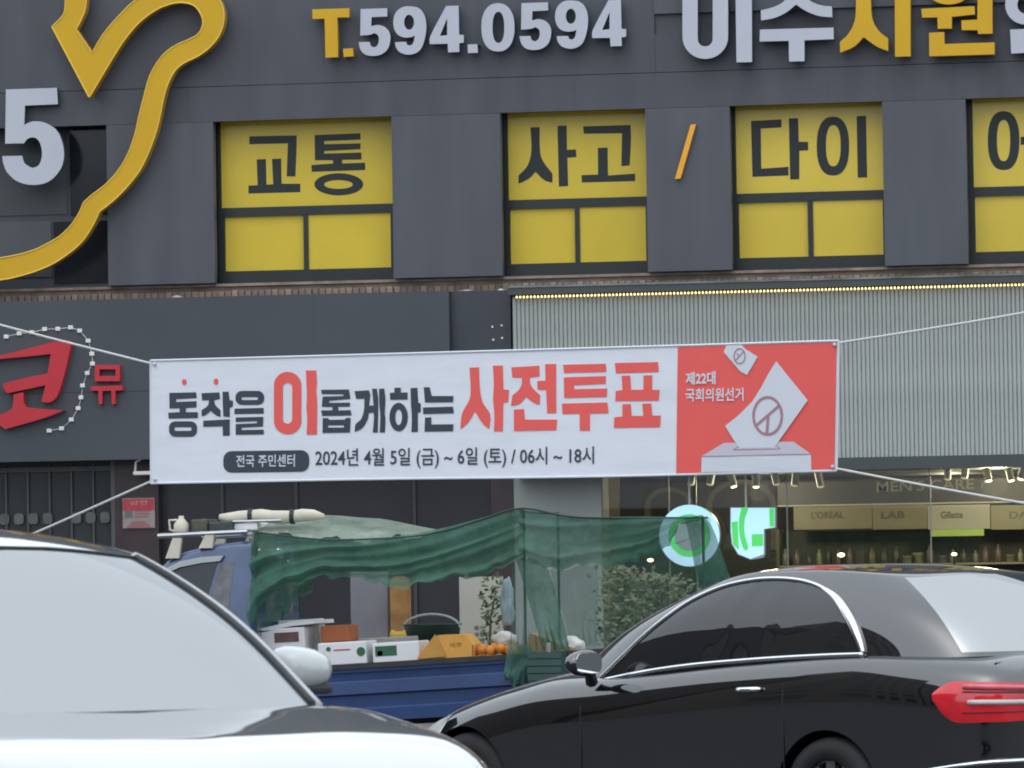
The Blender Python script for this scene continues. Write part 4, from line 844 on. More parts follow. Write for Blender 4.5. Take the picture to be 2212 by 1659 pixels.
# net frame
xP = [F(548, 1150, YT)[0], F(1128, 1105, YT)[0], F(1516, 1118, YT)[0]]
zP = [F(548, 1148, YT)[1], F(1128, 1102, YT)[1], F(1530, 1116, YT)[1]]
M_FRG = mat('frame_green', (.03, .07, .055, 1), .5, vary=.2)
cordp = [at(p[0], p[1], YT + .06) for p in cr([(548, 1148), (604, 1156), (713, 1166), (872, 1160), (959, 1146), (1040, 1122), (1128, 1098), (1241, 1117), (1434, 1119), (1530, 1118)], 4)]
fr_ = put('net_frame', MB().tube(cordp, .007, 6), M_FRG, tk)
for i in range(3):
    for yy in ((YT + .055, YT + TW - .055) if i < 2 else (YT + .055,)):
        o = put('post', MB().tube([(xP[i], yy, railz(xP[i]) - .3), (xP[i], yy, zP[i])], .010, 8), M_FRG, fr_); o.matrix_parent_inverse = Matrix.Identity(4)
    if i < 2: o = put('cross_bar', MB().tube([(xP[i], YT + .055, zP[i] - .012), (xP[i], YT + TW - .055, zP[i] - .012)], .010, 8), M_FRG, fr_); o.matrix_parent_inverse = Matrix.Identity(4)
o = put('rail', MB().tube([at(503, 1127, YT + .3), at(608, 1124, YT + .3)], .012, 8), M_STEEL, fr_); o.matrix_parent_inverse = Matrix.Identity(4)
# green shade net draped over the frame
def interp(pts, s):
    L = [0]
    for i in range(1, len(pts)): L.append(L[-1] + math.hypot(pts[i][0] - pts[i - 1][0], pts[i][1] - pts[i - 1][1]))
    t = s * L[-1]
    for i in range(1, len(pts)):
        if t <= L[i] + 1e-9:
            k = (t - L[i - 1]) / max(1e-9, L[i] - L[i - 1]); return (pts[i - 1][0] + (pts[i][0] - pts[i - 1][0]) * k, pts[i - 1][1] + (pts[i][1] - pts[i - 1][1]) * k)
    return pts[-1]
def sheet(top, bot, Yt, Yb, amp, waves, nu=120, nv=30, slant=0.0, ph=0.0):
    top = cr(top, 6); bot = cr(bot, 6)
    def fn(u_, v_):
        a, b = interp(top, u_), interp(bot, u_)
        v2 = v_ + .03 * math.sin(7 * u_ + 9 * v_)
        px, py = a[0] + (b[0] - a[0]) * v2, a[1] + (b[1] - a[1]) * v2
        rg = v_ ** 4; px += rg * (4 * math.sin(31 * u_ + ph) + 3 * math.sin(67 * u_)); py += rg * (5 * math.sin(23 * u_ + 1 + ph) + 3.5 * math.sin(53 * u_ + 2) + 2.5 * math.sin(97 * u_))
        w = waves * (v_ * 6.28) + slant * u_ * 6.28 + ph
        dy = amp * (math.sin(w) * .7 + .5 * math.sin(w * 1.9 + 5 * u_ + 1) + .35 * math.sin(13 * u_ + 3 * v_ + ph)) * min(1, .25 + 2.2 * v_)
        Y_ = Yt + (Yb - Yt) * v_
        q = F(px, py, Y_); return (q[0], Y_ + dy, q[1])
    return MB().grid(fn, nu, nv)
NET = netmat('green_net', (.085, .235, .165), .27); NET2 = netmat('green_net_thin', (.10, .23, .17), .66); NETP = netmat('pale_green_net', (.36, .46, .37), .06)
net = thing('shade_net', 'green shade net sagging over the truck bed and tied to its frame', 'net', at(1128, 1105, YT))
put('top_sheet', sheet([(552, 1134), (604, 1121), (700, 1112), (780, 1119), (832, 1123), (912, 1138), (960, 1146)], [(545, 1150), (604, 1156), (713, 1166), (800, 1166), (872, 1159), (930, 1151), (962, 1147)], YT + .75, YT + .12, .02, 1.5), NETP, net, smooth=True, fix=False)
put('front_swag', sheet([(543, 1146), (604, 1155), (713, 1165), (800, 1165), (872, 1158), (959, 1143), (1040, 1120), (1110, 1099), (1128, 1094)], [(534, 1345), (566, 1300), (640, 1264), (690, 1244), (757, 1254), (852, 1263), (924, 1257), (991, 1246), (1080, 1226), (1135, 1212)], YT + .08, YT - .06, .055, 2.2, slant=.8), NET, net, smooth=True, fix=False)
put('left_drop', sheet([(538, 1160), (580, 1190), (640, 1225), (690, 1245)], [(536, 1420), (560, 1400), (600, 1345), (690, 1250)], YT + .35, YT + .35, .03, 1.6), NET, net, smooth=True, fix=False)
put('right_sheet', sheet([(1122, 1095), (1144, 1103), (1241, 1115), (1340, 1118), (1434, 1117), (1508, 1114)], [(1120, 1205), (1189, 1230), (1265, 1226), (1340, 1216), (1395, 1206), (1440, 1172), (1475, 1134), (1510, 1122)], YT + .06, YT - .04, .04, 2.0, ph=2.0), NET, net, smooth=True, fix=False)
put('far_sheet', sheet([(640, 1134), (832, 1140), (959, 1150), (1128, 1104), (1300, 1122), (1535, 1118)], [(640, 1210), (832, 1232), (959, 1225), (1128, 1190), (1300, 1195), (1535, 1160)], YT + TW - .06, YT + TW - .06, .05, 1.8), NET2, net, smooth=True, fix=False)
put('end_drop', sheet([(1478, 1116), (1500, 1113), (1520, 1118), (1536, 1132)], [(1510, 1262), (1530, 1275), (1558, 1262), (1580, 1250)], YT + .04, YT + .1, .03, 1.1), NET, net, smooth=True, fix=False)
put('strand', sheet([(1108, 1190), (1140, 1205), (1185, 1228)], [(1172, 1400), (1205, 1400), (1232, 1396)], YT - .02, YT + .1, .03, .8, nu=30, nv=40), NET, net, smooth=True, fix=False)
put('strand', sheet([(1106, 1195), (1122, 1208), (1150, 1215)], [(1100, 1400), (1128, 1410), (1165, 1400)], YT + .06, YT + .02, .03, .8, nu=30, nv=40), NET2, net, smooth=True, fix=False)
put('strand', sheet([(1186, 1229), (1230, 1229), (1290, 1222)], [(1235, 1400), (1262, 1400), (1292, 1380)], YT + .5, YT + .4, .05, .7, nu=40, nv=30), NET2, net, smooth=True, fix=False)
put('far_drop', sheet([(1189, 1200), (1300, 1195), (1420, 1190), (1510, 1150)], [(1200, 1440), (1300, 1445), (1420, 1440), (1520, 1420)], YT + TW - .06, YT + TW - .06, .05, .9, slant=2.0), NET2, net, smooth=True, fix=False)
put('tail_end', sheet([(1098, 1385), (1122, 1392), (1150, 1398)], [(1086, 1462), (1112, 1478), (1138, 1470)], YT - .03, YT - .05, .02, .8, nu=24, nv=24), NET, net, smooth=True, fix=False)

# ------------------------------------------------------------------ load on the bed
M_FOAM = MATS['foam_white']; M_CARD = mat('orange_carton', (.66, .33, .07, 1), .75, vary=.1, scale=10); M_BRN = mat('rust_carton', (.36, .10, .035, 1), .75, vary=.08)
M_KRAFT = mat('kraft_board', (.42, .28, .15, 1), .8, vary=.1, scale=9); M_PRG = mat('print_green', (.03, .12, .06, 1), .6, vary=.1); M_PRR = mat('print_red', (.45, .06, .05, 1), .6, vary=.1)
def fronted(o, Y, items):
    for (x0, x1, y0, y1, m, shape) in items:
        a, b = F(x0, y1, Y), F(x1, y0, Y); L = o.location; ri = -math.atan(slope) * .9
        lo = rect(a[0] - L.x, b[0] - L.x, a[1] - L.z, b[1] - L.z) if shape == 'r' else ell((a[0] + b[0]) / 2 - L.x, (a[1] + b[1]) / 2 - L.z, (b[0] - a[0]) / 2, (b[1] - a[1]) / 2, 18)
        put('print', MB().prism([lo], lambda p: (p[0], -.004, p[1]), lambda p: (p[0], .004, p[1])), m, o)
yb = YT + .10
o = pbox('foam_box', 'long white foam box with small red and green print at the bed rail', 'box', 688, 792, 1386, 1438, yb, .42, M_FOAM); fronted(o, yb, [(706, 716, 1396, 1406, M_PRG, 'e'), (722, 758, 1402, 1405, M_PRR, 'r'), (772, 790, 1399, 1419, M_PRG, 'e')])
o = pbox('foam_box', 'white foam box with green label and red dot beside the orange carton', 'box', 806, 906, 1386, 1434, yb, .42, M_FOAM); fronted(o, yb, [(812, 858, 1394, 1416, M_PRG, 'r'), (816, 828, 1404, 1416, M_PRR, 'e')])
pbox('foam_box', 'tall white foam box with tilted lid near the cab', 'box', 606, 692, 1338, 1440, yb + .45, .4, M_FOAM, rz=.1)
o = pbox('foam_box', 'low white foam box with dull brown label beside the cab', 'box', 560, 660, 1356, 1446, yb + .12, .33, M_FOAM); fronted(o, yb + .12, [(596, 648, 1366, 1388, mat('label_brown', (.13, .075, .06, 1), .7, vary=.2, scale=30), 'r')])
lid = MB().prism([[F(p[0], p[1], yb + .3) for p in [(562, 1360), (640, 1342), (690, 1338), (692, 1346), (640, 1352), (566, 1368)]]], lambda p: (p[0], yb + .12, p[1]), lambda p: (p[0], yb + .8, p[1]))
put('box_lid', lid, M_FOAM, label='white foam lid leaning over the boxes near the cab', category='lid')
pbox('carton', 'rust coloured carton standing on the white foam boxes', 'carton', 694, 754, 1350, 1387, yb + .2, .36, M_BRN)
pbox('carton', 'flat pale carton laid behind the white foam boxes', 'carton', 752, 905, 1376, 1430, yb + .55, .4, mat('pale_board', (.42, .40, .36, 1), .8, vary=.1))
# open orange carton with raised flaps
c0 = F(905, 1436, yb); c1 = F(1020, 1370, yb)
oc = thing('open_carton', 'open orange carton with folded flaps at the bed rail', 'carton', (c0[0], yb, c0[1]))
q = [F(p[0], p[1], yb) for p in [(905, 1424), (945, 1372), (1003, 1370), (1022, 1392), (1022, 1420)]]
put('body', MB().prism([[q[0], q[1], q[2], q[3], q[4], F(1020, 1440, yb), F(908, 1444, yb)]], lambda p: (p[0], yb, p[1]), lambda p: (p[0], yb + .36, p[1])), M_CARD, oc)
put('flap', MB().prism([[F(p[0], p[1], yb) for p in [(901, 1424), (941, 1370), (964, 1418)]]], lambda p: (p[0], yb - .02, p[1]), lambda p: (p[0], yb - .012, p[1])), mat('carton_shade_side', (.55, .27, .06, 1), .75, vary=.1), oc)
put('print', text_mb('제주', [(970, 1398), (998, 1397), (998, 1388), (970, 1389)], on(yb - .003), .01), mat('carton_ink', (.40, .18, .05, 1), .7, vary=0), oc)
# shallow crate of oranges
cr0 = F(1024, 1432, yb); cr1 = F(1112, 1398, yb)
bk = thing('fruit_crate', 'shallow orange crate full of tangerines beside the carton', 'crate', (cr0[0], yb, cr0[1]))
put('tray', MB().box(cr0[0], cr1[0], yb, yb + .4, cr0[1] - .02, cr0[1] + .05), M_CARD, bk)
for sx in (0, 1): put('tray_end', MB().box([cr0[0] - .011, cr1[0] + .001][sx], [cr0[0] - .001, cr1[0] + .011][sx], yb, yb + .4, cr0[1] - .02, cr1[1] + .02), M_CARD, bk)
om = [mat('tangerine_%d' % i, c, .45, vary=.15, scale=40, bump=.2, bscale=200) for i, c in enumerate([(.62, .22, .02, 1), (.70, .30, .03, 1), (.55, .17, .02, 1)])]
sph = [MB().lathe([(.001, -.033), (.02, -.028), (.034, -.01), (.036, .004), (.028, .022), (.012, .030), (.001, .028)], (0, 0, 0), 'Z', 12).mesh('tangerine', m, True) for m in om]
n_ = 0
for j in range(3):
    for i in range(4):
        o = put('tangerine', random.choice(sph), None, label='%s tangerine from the left in the %s row of the crate' % (ORD[i], ['front', 'middle', 'back'][j]), category='tangerine', group='tangerines in the crate')
        o.location = (cr0[0] + .045 + i * .068 + random.uniform(-.006, .006), yb + .05 + j * .07, cr0[1] + .083 + random.uniform(0, .022)); o.rotation_euler = (random.random(), random.random(), 0)
def bag(name, label, px, py, w, hh, m, Y, seed):
    rnd = random.Random(seed); q = F(px, py, Y); b = bmesh.new(); bmesh.ops.create_icosphere(b, subdivisions=3, radius=1)
    for v in b.verts:
        c = v.co; k = 1 + .16 * math.sin(5 * c.x + seed) * math.cos(6 * c.z + seed) + .07 * math.sin(13 * c.x + 9 * c.y)
        c *= k; c.x *= w; c.y *= w * .8; c.z = max(c.z, -.75) * hh
    m_ = MB().bm(b); o = put(name, m_, m, label=label, category='bag', smooth=True); o.location = (q[0], Y, q[1]); return o
M_PLAST = mat('white_plastic_bag', (.62, .60, .58, 1), .35, vary=.08, scale=9)
bag('plastic_bag', 'crumpled white plastic bag behind the tangerine crate', 1090, 1382, .10, .065, M_PLAST, yb + .45, 2)
bag('plastic_bag', 'crumpled pale plastic bag beside the black car mirror', 1236, 1396, .095, .075, M_PLAST, yb + .15, 5)
bag('plastic_bag', 'pale blue plastic bag hanging inside the net', 1096, 1306, .05, .20, mat('blue_plastic_bag', (.34, .45, .50, 1), .3, vary=.2, scale=14), yb + .3, 9)
kb = MB().prism([[F(p[0], p[1], yb) for p in [(1130, 1400), (1142, 1368), (1165, 1376), (1215, 1396), (1240, 1400), (1240, 1420), (1130, 1424)]]], lambda p: (p[0], yb + .05, p[1]), lambda p: (p[0], yb + .4, p[1]))
put('carton', kb, M_KRAFT, label='torn kraft carton under the hanging net', category='carton')
# slatted crate with visible boards
k0 = F(1150, 1470, YT - .06); k1 = F(1222, 1406, YT - .06)
ct = thing('green_crate', 'dark green plastic crate hooked outside the bed rail', 'crate', (k0[0], YT - .2, k0[1]))
M_GC = mat('crate_green', (.03, .075, .06, 1), .5, vary=.15)
for i in range(4):
    z_ = k0[1] + (k1[1] - k0[1]) * i / 4; put('slat', MB().box(k0[0], k1[0], YT - .26, YT - .245, z_ + .004, z_ + (k1[1] - k0[1]) / 4 - .004), M_GC, ct)
for x_ in (k0[0], k1[0] - .02): put('corner', MB().box(x_, x_ + .02, YT - .244, YT - .02, k0[1], k1[1]), M_GC, ct)
put('bottom', MB().box(k0[0] + .021, k1[0] - .021, YT - .244, YT - .02, k0[1], k0[1] + .012), M_GC, ct)
put('hook', MB().box(k0[0] + .1, k0[0] + .13, YT - .02, YT + .03, k1[1] - .05, k1[1] + .06), M_STEEL, ct)

# ------------------------------------------------------------------ things on the pavement behind the truck
YP = -6.0
def floor_box(name, label, cat, x0, x1, y0, Y, d, m, bev=.01):
    a, b = F(x0, 1300, Y), F(x1, 1300, Y); t_ = F((x0 + x1) / 2, y0, Y)[1]
    return put(name, MB().box(a[0], b[0], Y, Y + d, .121, t_, bev), m, label=label, category=cat)
o = floor_box('standing_board', 'grey standing board on the pavement behind the truck', 'board', 757, 838, 1235, YP, .06, mat('board_grey', (.20, .195, .215, 1), .5, vary=.15, scale=3))
o = floor_box('yellow_post', 'orange and yellow padded post on the pavement behind the truck', 'post', 840, 882, 1245, YP - .1, .16, mat('post_orange', (.34, .17, .05, 1), .7, vary=.3, scale=6), .05)
a, b = F(842, 1372, YP - .1), F(880, 1372, YP - .1)
put('yellow_band', MB().box(a[0] - .006, b[0] + .006, YP - .106, YP + .066, F(860, 1384, YP)[1], F(860, 1358, YP)[1], .04), mat('post_yellow', (.50, .32, .05, 1), .6, vary=.1), o)
# light poster stand with small print
ps = thing('poster_stand', 'pale poster stand with small dark print behind the truck bed', 'poster', (F(1040, 1500, YP)[0], YP, .12))
a, b = F(994, 1400, YP), F(1086, 1245, YP)
put('poster', MB().box(a[0], b[0], YP, YP + .012, a[1] - .25, b[1]), mat('poster_paper', (.44, .42, .36, 1), .6, vary=.08, scale=3), ps)
for x_ in (a[0] + .05, b[0] - .05): put('leg', MB().tube([(x_, YP + .03, .12), (x_, YP + .03, b[1] + .02)], .012, 8), M_STEEL, ps)
for i, t_ in enumerate(('특가', '과일', '5천')): put('print', text_mb(t_, [(1024, 1362 + i * 14), (1046, 1361 + i * 14), (1046, 1351 + i * 14), (1024, 1352 + i * 14)], on(YP - .003), .02), mat('poster_ink', (.12, .13, .12, 1), .6, vary=0), ps)
# slender potted plant in front of the poster
def leafy(name, label, px, ytop, Y, w, n, c, seed, potm, stem=True):
    rnd = random.Random(seed); bx = F(px, 1300, Y)[0]; zt = F(px, ytop, Y)[1]
    t = thing(name, label, 'plant', (bx, Y, .12))
    put('pot', MB().lathe([(0, 0), (.11, 0), (.15, .28), (.16, .30), (.14, .30), (.13, .26), (0, .26)], (bx, Y, .121), 'Z', 18), potm, t, smooth=True)
    sp_ = [(bx + rnd.uniform(-.03, .03), Y + rnd.uniform(-.03, .03), .35 + (zt - .4) * k / 5) for k in range(6)]
    put('stem', MB().tube(sp_, [.018, .016, .014, .012, .009, .006], 7), mat('stem_brown', (.10, .08, .045, 1), .8, vary=.2), t)
    m = MB()
    for i in range(n):
        h_ = rnd.random(); p = Vector((bx + rnd.gauss(0, w * .42), Y + rnd.gauss(0, w * .4), .55 + (zt - .5) * h_))
        L = rnd.uniform(.035, .075); d_ = Vector((rnd.gauss(0, 1), rnd.gauss(0, 1), rnd.uniform(-.4, .9))).normalized(); s_ = d_.orthogonal().normalized() * L * .28
        m.add([p, p + d_ * L * .5 + s_, p + d_ * L, p + d_ * L * .5 - s_], [(0, 1, 2), (0, 2, 3)])
    put('leaves', m, c, t, fix=False, kind='stuff')
M_LEAF = mat('leaf_green', (.055, .085, .03, 1), .5, vary=.35, scale=9); M_LEAF2 = mat('leaf_olive', (.135, .14, .075, 1), .6, vary=.2, scale=7); M_POT = mat('pot_grey', (.16, .16, .155, 1), .7, vary=.1)
leafy('potted_plant', 'slender green potted plant in front of the pale poster', 1064, 1262, YP - .25, .10, 260, M_LEAF, 3, M_POT)
leafy('potted_shrub', 'wide olive potted shrub beside the grey wall pier', 1350, 1240, -2.6, .26, 1500, M_LEAF2, 4, M_POT)
leafy('potted_shrub', 'bushy olive potted shrub in front of the lit shop glass', 1425, 1255, -2.3, .30, 1600, M_LEAF2, 6, M_POT)
for k, (px, py, w_, h_, m_, lb) in enumerate([(382, 629, .055, .022, mat('scrap_pink', (.42, .33, .29, 1), .8, vary=.2, scale=30), 'pinkish crumpled scrap on top of the slate sign box'), (267, 640, .032, .012, MATS['white_plastic_bag'], 'small white scrap at the left end of the slate sign box top'),
        (1006, 622, .07, .014, mat('scrap_grey', (.34, .34, .33, 1), .7, vary=.25, scale=30), 'flat grey scrap on the slate sign box below the middle pier'), (1082, 627, .035, .014, MATS['white_plastic_bag'], 'white scrap where the slate sign box meets the ribbed sign')]):
    o = bag('litter_scrap', lb, px, py, w_, h_, m_, -.06, 11 + k); o['category'] = 'scrap'; o.location.z = zb1 + h_ * .75 - .006
# dark bucket with pale handle on the bed
h0 = at(935, 1392, yb + .75)
bu = thing('bucket', 'dark green bucket with pale curved handle behind the orange carton', 'bucket', h0)
put('body', MB().lathe([(0, 0), (.17, 0), (.21, .16), (.22, .17), (.2, .17), (.17, .02), (0, .02)], (h0.x, h0.y, h0.z - .02), 'Z', 24), mat('bucket_green', (.02, .045, .035, 1), .45, vary=.1), bu, smooth=True)
put('handle', MB().tube([(h0.x - .21 * math.cos(t * math.pi / 12), h0.y - .05, h0.z + .12 + .10 * math.sin(t * math.pi / 12)) for t in range(13)], .010, 6), mat('handle_pale', (.42, .46, .42, 1), .5, vary=.1), bu)

# ------------------------------------------------------------------ cars
def pw(tab):                               # smooth table lookup (monotone-ish cubic)
    tab = sorted(tab); X = [t[0] for t in tab]; Yv = [t[1] for t in tab]; n = len(X)
    d_ = [(Yv[i + 1] - Yv[i]) / (X[i + 1] - X[i]) for i in range(n - 1)]
    m = [d_[0]] + [0 if d_[i - 1] * d_[i] <= 0 else 2 * d_[i - 1] * d_[i] / (d_[i - 1] + d_[i]) for i in range(1, n - 1)] + [d_[-1]]
    def f(x):
        if x <= X[0]: return Yv[0]
        if x >= X[-1]: return Yv[-1]
        i = max(k for k in range(n - 1) if X[k] <= x); h_ = X[i + 1] - X[i]; t = (x - X[i]) / h_
        return (2 * t ** 3 - 3 * t ** 2 + 1) * Yv[i] + (t ** 3 - 2 * t ** 2 + t) * h_ * m[i] + (-2 * t ** 3 + 3 * t ** 2) * Yv[i + 1] + (t ** 3 - t ** 2) * h_ * m[i + 1]
    return f
def carpaint(name, c, metal, rough, ior, coat=1.0):
    m = mat(name, c, rough, metal=metal, vary=.03, scale=2, coat=coat, ior=ior); p_ = m.node_tree.nodes['Principled BSDF']; p_.inputs['Coat IOR'].default_value = ior
    if metal < .5: p_.inputs['IOR'].default_value = 1.15; p_.inputs['Specular IOR Level'].default_value = .2
    return m
def carglass(name, c, f0):
    m = mat(name, c, .015, vary=0, ior=1.5); p = m.node_tree.nodes['Principled BSDF']; p.inputs['IOR'].default_value = f0; return m

def car(name, label, pose, P, paint, glass, trim):
    X_, Y_, Z_, th = pose
    t = thing(name, label, 'car', (X_, Y_, Z_), rotz=th, local=True)
    W_, ZB_, ZS, ZC = pw(P['w']), pw(P['zbot']), pw(P['zsh']), pw(P['zc'])
    x0, x1 = P['x']
    def section(x, k=1.0):
        w, zb_, zs, zc = W_(x), ZB_(x), ZS(x), ZC(x); cr_ = P.get('crease', .0)
        pts = [(0, zb_), (.70 * w, zb_), (.92 * w, zb_ + .04), (.985 * w, zb_ + .14), (.995 * w, zb_ + .5 * (zs - zb_)), (w, zs - .17), (.985 * w, zs - .075), (.955 * w, zs - .02), (.90 * w, zs + .012 + .12 * (zc - zs)), (.80 * w, zs + .02 + .38 * (zc - zs)), (.55 * w, zs + .015 + .78 * (zc - zs)), (.28 * w, zs + .005 + .97 * (zc - zs)), (0, zc)]
        return cr(pts, 4)
    ns = 96; m = MB(); secs = []
    for i in range(ns + 1):
        s_ = i / ns; x = x0 + (x1 - x0) * s_; secs.append((x, section(x)))
    # blunt, rounded ends
    def squeeze(sec, k):
        zc_ = sum(p[1] for p in sec) / len(sec); return [(p[0] * k, zc_ + (p[1] - zc_) * k) for p in sec]
    a_, b_ = secs[0], secs[-1]
    secs = [(a_[0] - .045, squeeze(a_[1], .80)), (a_[0] - .038, squeeze(a_[1], .90)), (a_[0] - .02, squeeze(a_[1], .965))] + secs + [(b_[0] + .02, squeeze(b_[1], .95)), (b_[0] + .035, squeeze(b_[1], .85)), (b_[0] + .042, squeeze(b_[1], .7))]
    L = len(secs[0][1]); vs = []
    for x, sec in secs: vs += [(x, p[0], p[1]) for p in sec] + [(x, -p[0], p[1]) for p in sec[-2:0:-1]]
    N = 2 * L - 2; fs = []
    for i in range(len(secs) - 1):
        for j in range(N): fs.append((i * N + j, i * N + (j + 1) % N, (i + 1) * N + (j + 1) % N, (i + 1) * N + j))
    fs += [tuple(range(N))[::-1], tuple(range((len(secs) - 1) * N, len(secs) * N))]
    m.add(vs, fs)
    body = put('body', m, paint, t, smooth=True)
    # wheel arches cut out of the body
    for xw in P['axles']:
        cu = MB().lathe([(.0001, -1.2), (P['arch'], -1.2), (P['arch'], 1.2), (.0001, 1.2)], (xw, 0, P['hub']), 'Y', 48).mesh('cut', MATS['truck_rubber'])
        co = bpy.data.objects.new('cut', cu); col.objects.link(co)
        md = body.modifiers.new('arch', 'BOOLEAN'); md.operation = 'DIFFERENCE'; md.object = co; md.solver = 'EXACT'
        co.parent = t
        dg = bpy.context.evaluated_depsgraph_get(); nm = bpy.data.meshes.new_from_object(body.evaluated_get(dg)); body.modifiers.clear(); body.data = nm; bpy.data.objects.remove(co)
    nm = body.data; nm.polygons.foreach_set('use_smooth', [True] * len(nm.polygons)); nm.set_sharp_from_angle(angle=R(38))
    for xw in P['axles']:
        put('wheel_well', MB().lathe([(P['arch'] - .004, -.62), (P['arch'] - .004, .62)], (xw, 0, P['hub']), 'Y', 40), MATS['truck_rubber'], t, fix=False)
        for sy in (1, -1): wheel(t, (xw, sy * (W_(xw) - .125), P['hub']), P['rad'], .215, sy, M_RIM, spokes=10)
    # greenhouse
    XF, XR, WY = pw(P['xf']), pw(P['xr']), pw(P['wy']); ZBELT = pw(P['belt']); ne = P['n']
    def S(phi, v):
        vv = min(v, 1.0); xf, xr, wy = XF(vv), XR(vv), WY(vv); xm, rx = (xf + xr) / 2, (xf - xr) / 2
        a, b = math.cos(phi), math.sin(phi); cx_, sy_ = math.copysign(abs(a) ** (2 / ne), a), math.copysign(abs(b) ** (2 / ne), b)
        k = 1.0 if v <= 1 else 1 - (v - 1)
        x = xm + rx * cx_ * k; y = wy * sy_ * k
        zt = P['zr'](x, y) if v >= 1 else None
        if v >= 1: return Vector((x, y, zt))
        xe = (XF(1) + XR(1)) / 2 + (XF(1) - XR(1)) / 2 * cx_; zt = P['zr'](xe, WY(1) * sy_)
        zb_ = ZBELT(x); bul = math.sin(math.pi * v) * P['bulge']
        z = zb_ + (zt - zb_) * (1 - (1 - v) ** 1.12)
        return Vector((x + math.copysign(bul * abs(cx_) ** 6, cx_), y + math.copysign(bul * .8 * abs(sy_) ** 6, sy_), z))
    nphi, nv = 240, 56
    def phis(i):                           # denser at the corners
        return 2 * math.pi * i / nphi
    rows = [k / 40 for k in range(41)] + [1 + k / 16 for k in range(1, 16)] + [1.985]
    grid = [[S(phis(i), v) for i in range(nphi)] for v in rows]
    def region(phi, v):
        ph = phi if phi <= math.pi else 2 * math.pi - phi; dg_ = math.degrees(ph)
        if v < P['v0'] or v > P['v1'] or v >= 1: return 'roof'
        if dg_ < P['ws']: return 'windshield'
        if P['ws'] + P['ap'] + (1 - v) * P.get('apv', 0) < dg_ < P['cs'] + (P['cst'] - P['cs']) * v and P['sv0'] < v < P['sv1'](dg_): return 'side_window' + ('L' if phi < math.pi else 'R')
        if dg_ > P['rs']: return 'rear_window'
        return 'roof'
    parts = {}
    for r_ in range(len(rows) - 1):
        for i in range(nphi):
            reg = region(phis(i + .5), (rows[r_] + rows[r_ + 1]) / 2); parts.setdefault(reg, []).append((r_, i, (i + 1) % nphi))
    for reg, cells in parts.items():
        idx = {}; vs = []; fs = []
        def gid(r_, i):
            if (r_, i) not in idx: idx[(r_, i)] = len(vs); vs.append(grid[r_][i])
            return idx[(r_, i)]
        for r_, i, j in cells: fs.append((gid(r_, i), gid(r_, j), gid(r_ + 1, j), gid(r_ + 1, i)))
        f0 = fs[len(fs) // 2]; n0 = (vs[f0[1]] - vs[f0[0]]).cross(vs[f0[2]] - vs[f0[0]]); c0_ = sum((vs[k] for k in f0), Vector()) / 4
        if n0.dot(c0_ - Vector(((XF(0) + XR(0)) / 2, 0, .6))) < 0: fs = [f[::-1] for f in fs]
        nm_ = reg.rstrip('LR'); o = put(nm_, MB().add(vs, fs), paint if reg == 'roof' else glass, t, smooth=True, fix=False)
        if reg == 'roof': roof_o = o
    cap = grid[-1]; o = put('roof_centre', MB().add(cap, [tuple(range(nphi))]), paint, t, smooth=True)
    return t, S, body, (W_, ZS, ZC)

PAINT_B = carpaint('black_car_paint', (.006, .0065, .008, 1), .0, .3, 2.1)
GLASS_B = carglass('tinted_rear_glass', (.012, .014, .016, 1), 4.4)
GLASS_S = carglass('tinted_side_glass', (.014, .015, .017, 1), 1.65)
CHROME = mat('chrome_trim', (.80, .81, .82, 1), .12, metal=1.0, vary=.03)
PB_ = dict(x=(-1.02, 3.28), axles=(0.0, 2.62), arch=.345, hub=.315, rad=.312, n=5.2,
    w=[(-1.05, .74), (-.95, .81), (-.7, .865), (-.3, .89), (.4, .895), (1.6, .89), (2.4, .885), (2.75, .86), (3.0, .80), (3.15, .71), (3.28, .56)],
    zbot=[(-1.05, .34), (-.8, .25), (-.4, .18), (2.8, .17), (3.28, .24)],
    zsh=[(-1.05, .90), (-.85, .95), (-.6, .985), (-.15, 1.015), (.6, .98), (1.6, .895), (2.0, .865), (2.4, .79), (2.8, .70), (3.0, .63), (3.15, .57), (3.28, .50)],
    zc=[(-1.05, .98), (-.9, 1.035), (-.6, 1.06), (0, 1.0), (1.5, .95), (2.0, .965), (2.3, .93), (2.7, .83), (3.0, .72), (3.15, .63), (3.28, .54)],
    xf=[(0, 2.10), (.5, 1.76), (1, 1.24)], xr=[(0, -.90), (.5, -.62), (1, -.26)], wy=[(0, .80), (.5, .715), (1, .585)],
    belt=[(-.9, 1.025), (-.16, 1.015), (.6, .98), (1.66, .895), (2.1, .91)], bulge=.03,
    zr=lambda x, y: 1.497 - .125 * max(0, (x - .62) / .6) ** 2 - .045 * max(0, (.35 - x) / .6) ** 2 - .032 * (y / .58) ** 2,
    v0=.06, v1=.94, ws=37, ap=8.5, cs=40, cst=40, rs=139, sv0=.03, sv1=lambda d: .90)
POSE_B = (5.75, -20.6, .05, R(145))
blk, SB, bodyB, fB = car('black_coupe', 'black two-door car driving away to the left, seen from behind', POSE_B, PB_, PAINT_B, GLASS_B, CHROME)
def along(pts, r_, m, nm, parent=blk, seg=8, **k): return put(nm, MB().tube(pts, r_, seg), m, parent, smooth=True, **k)
def offs(S, phi, v, d_):
    p = S(phi, v); q1 = S(phi + .01, v) - p; q2 = S(phi, min(v + .01, .999)) - p; n = q1.cross(q2).normalized()
    if n.dot(Vector((0, p.y, 0))) < 0: n = -n
    return p + n * d_
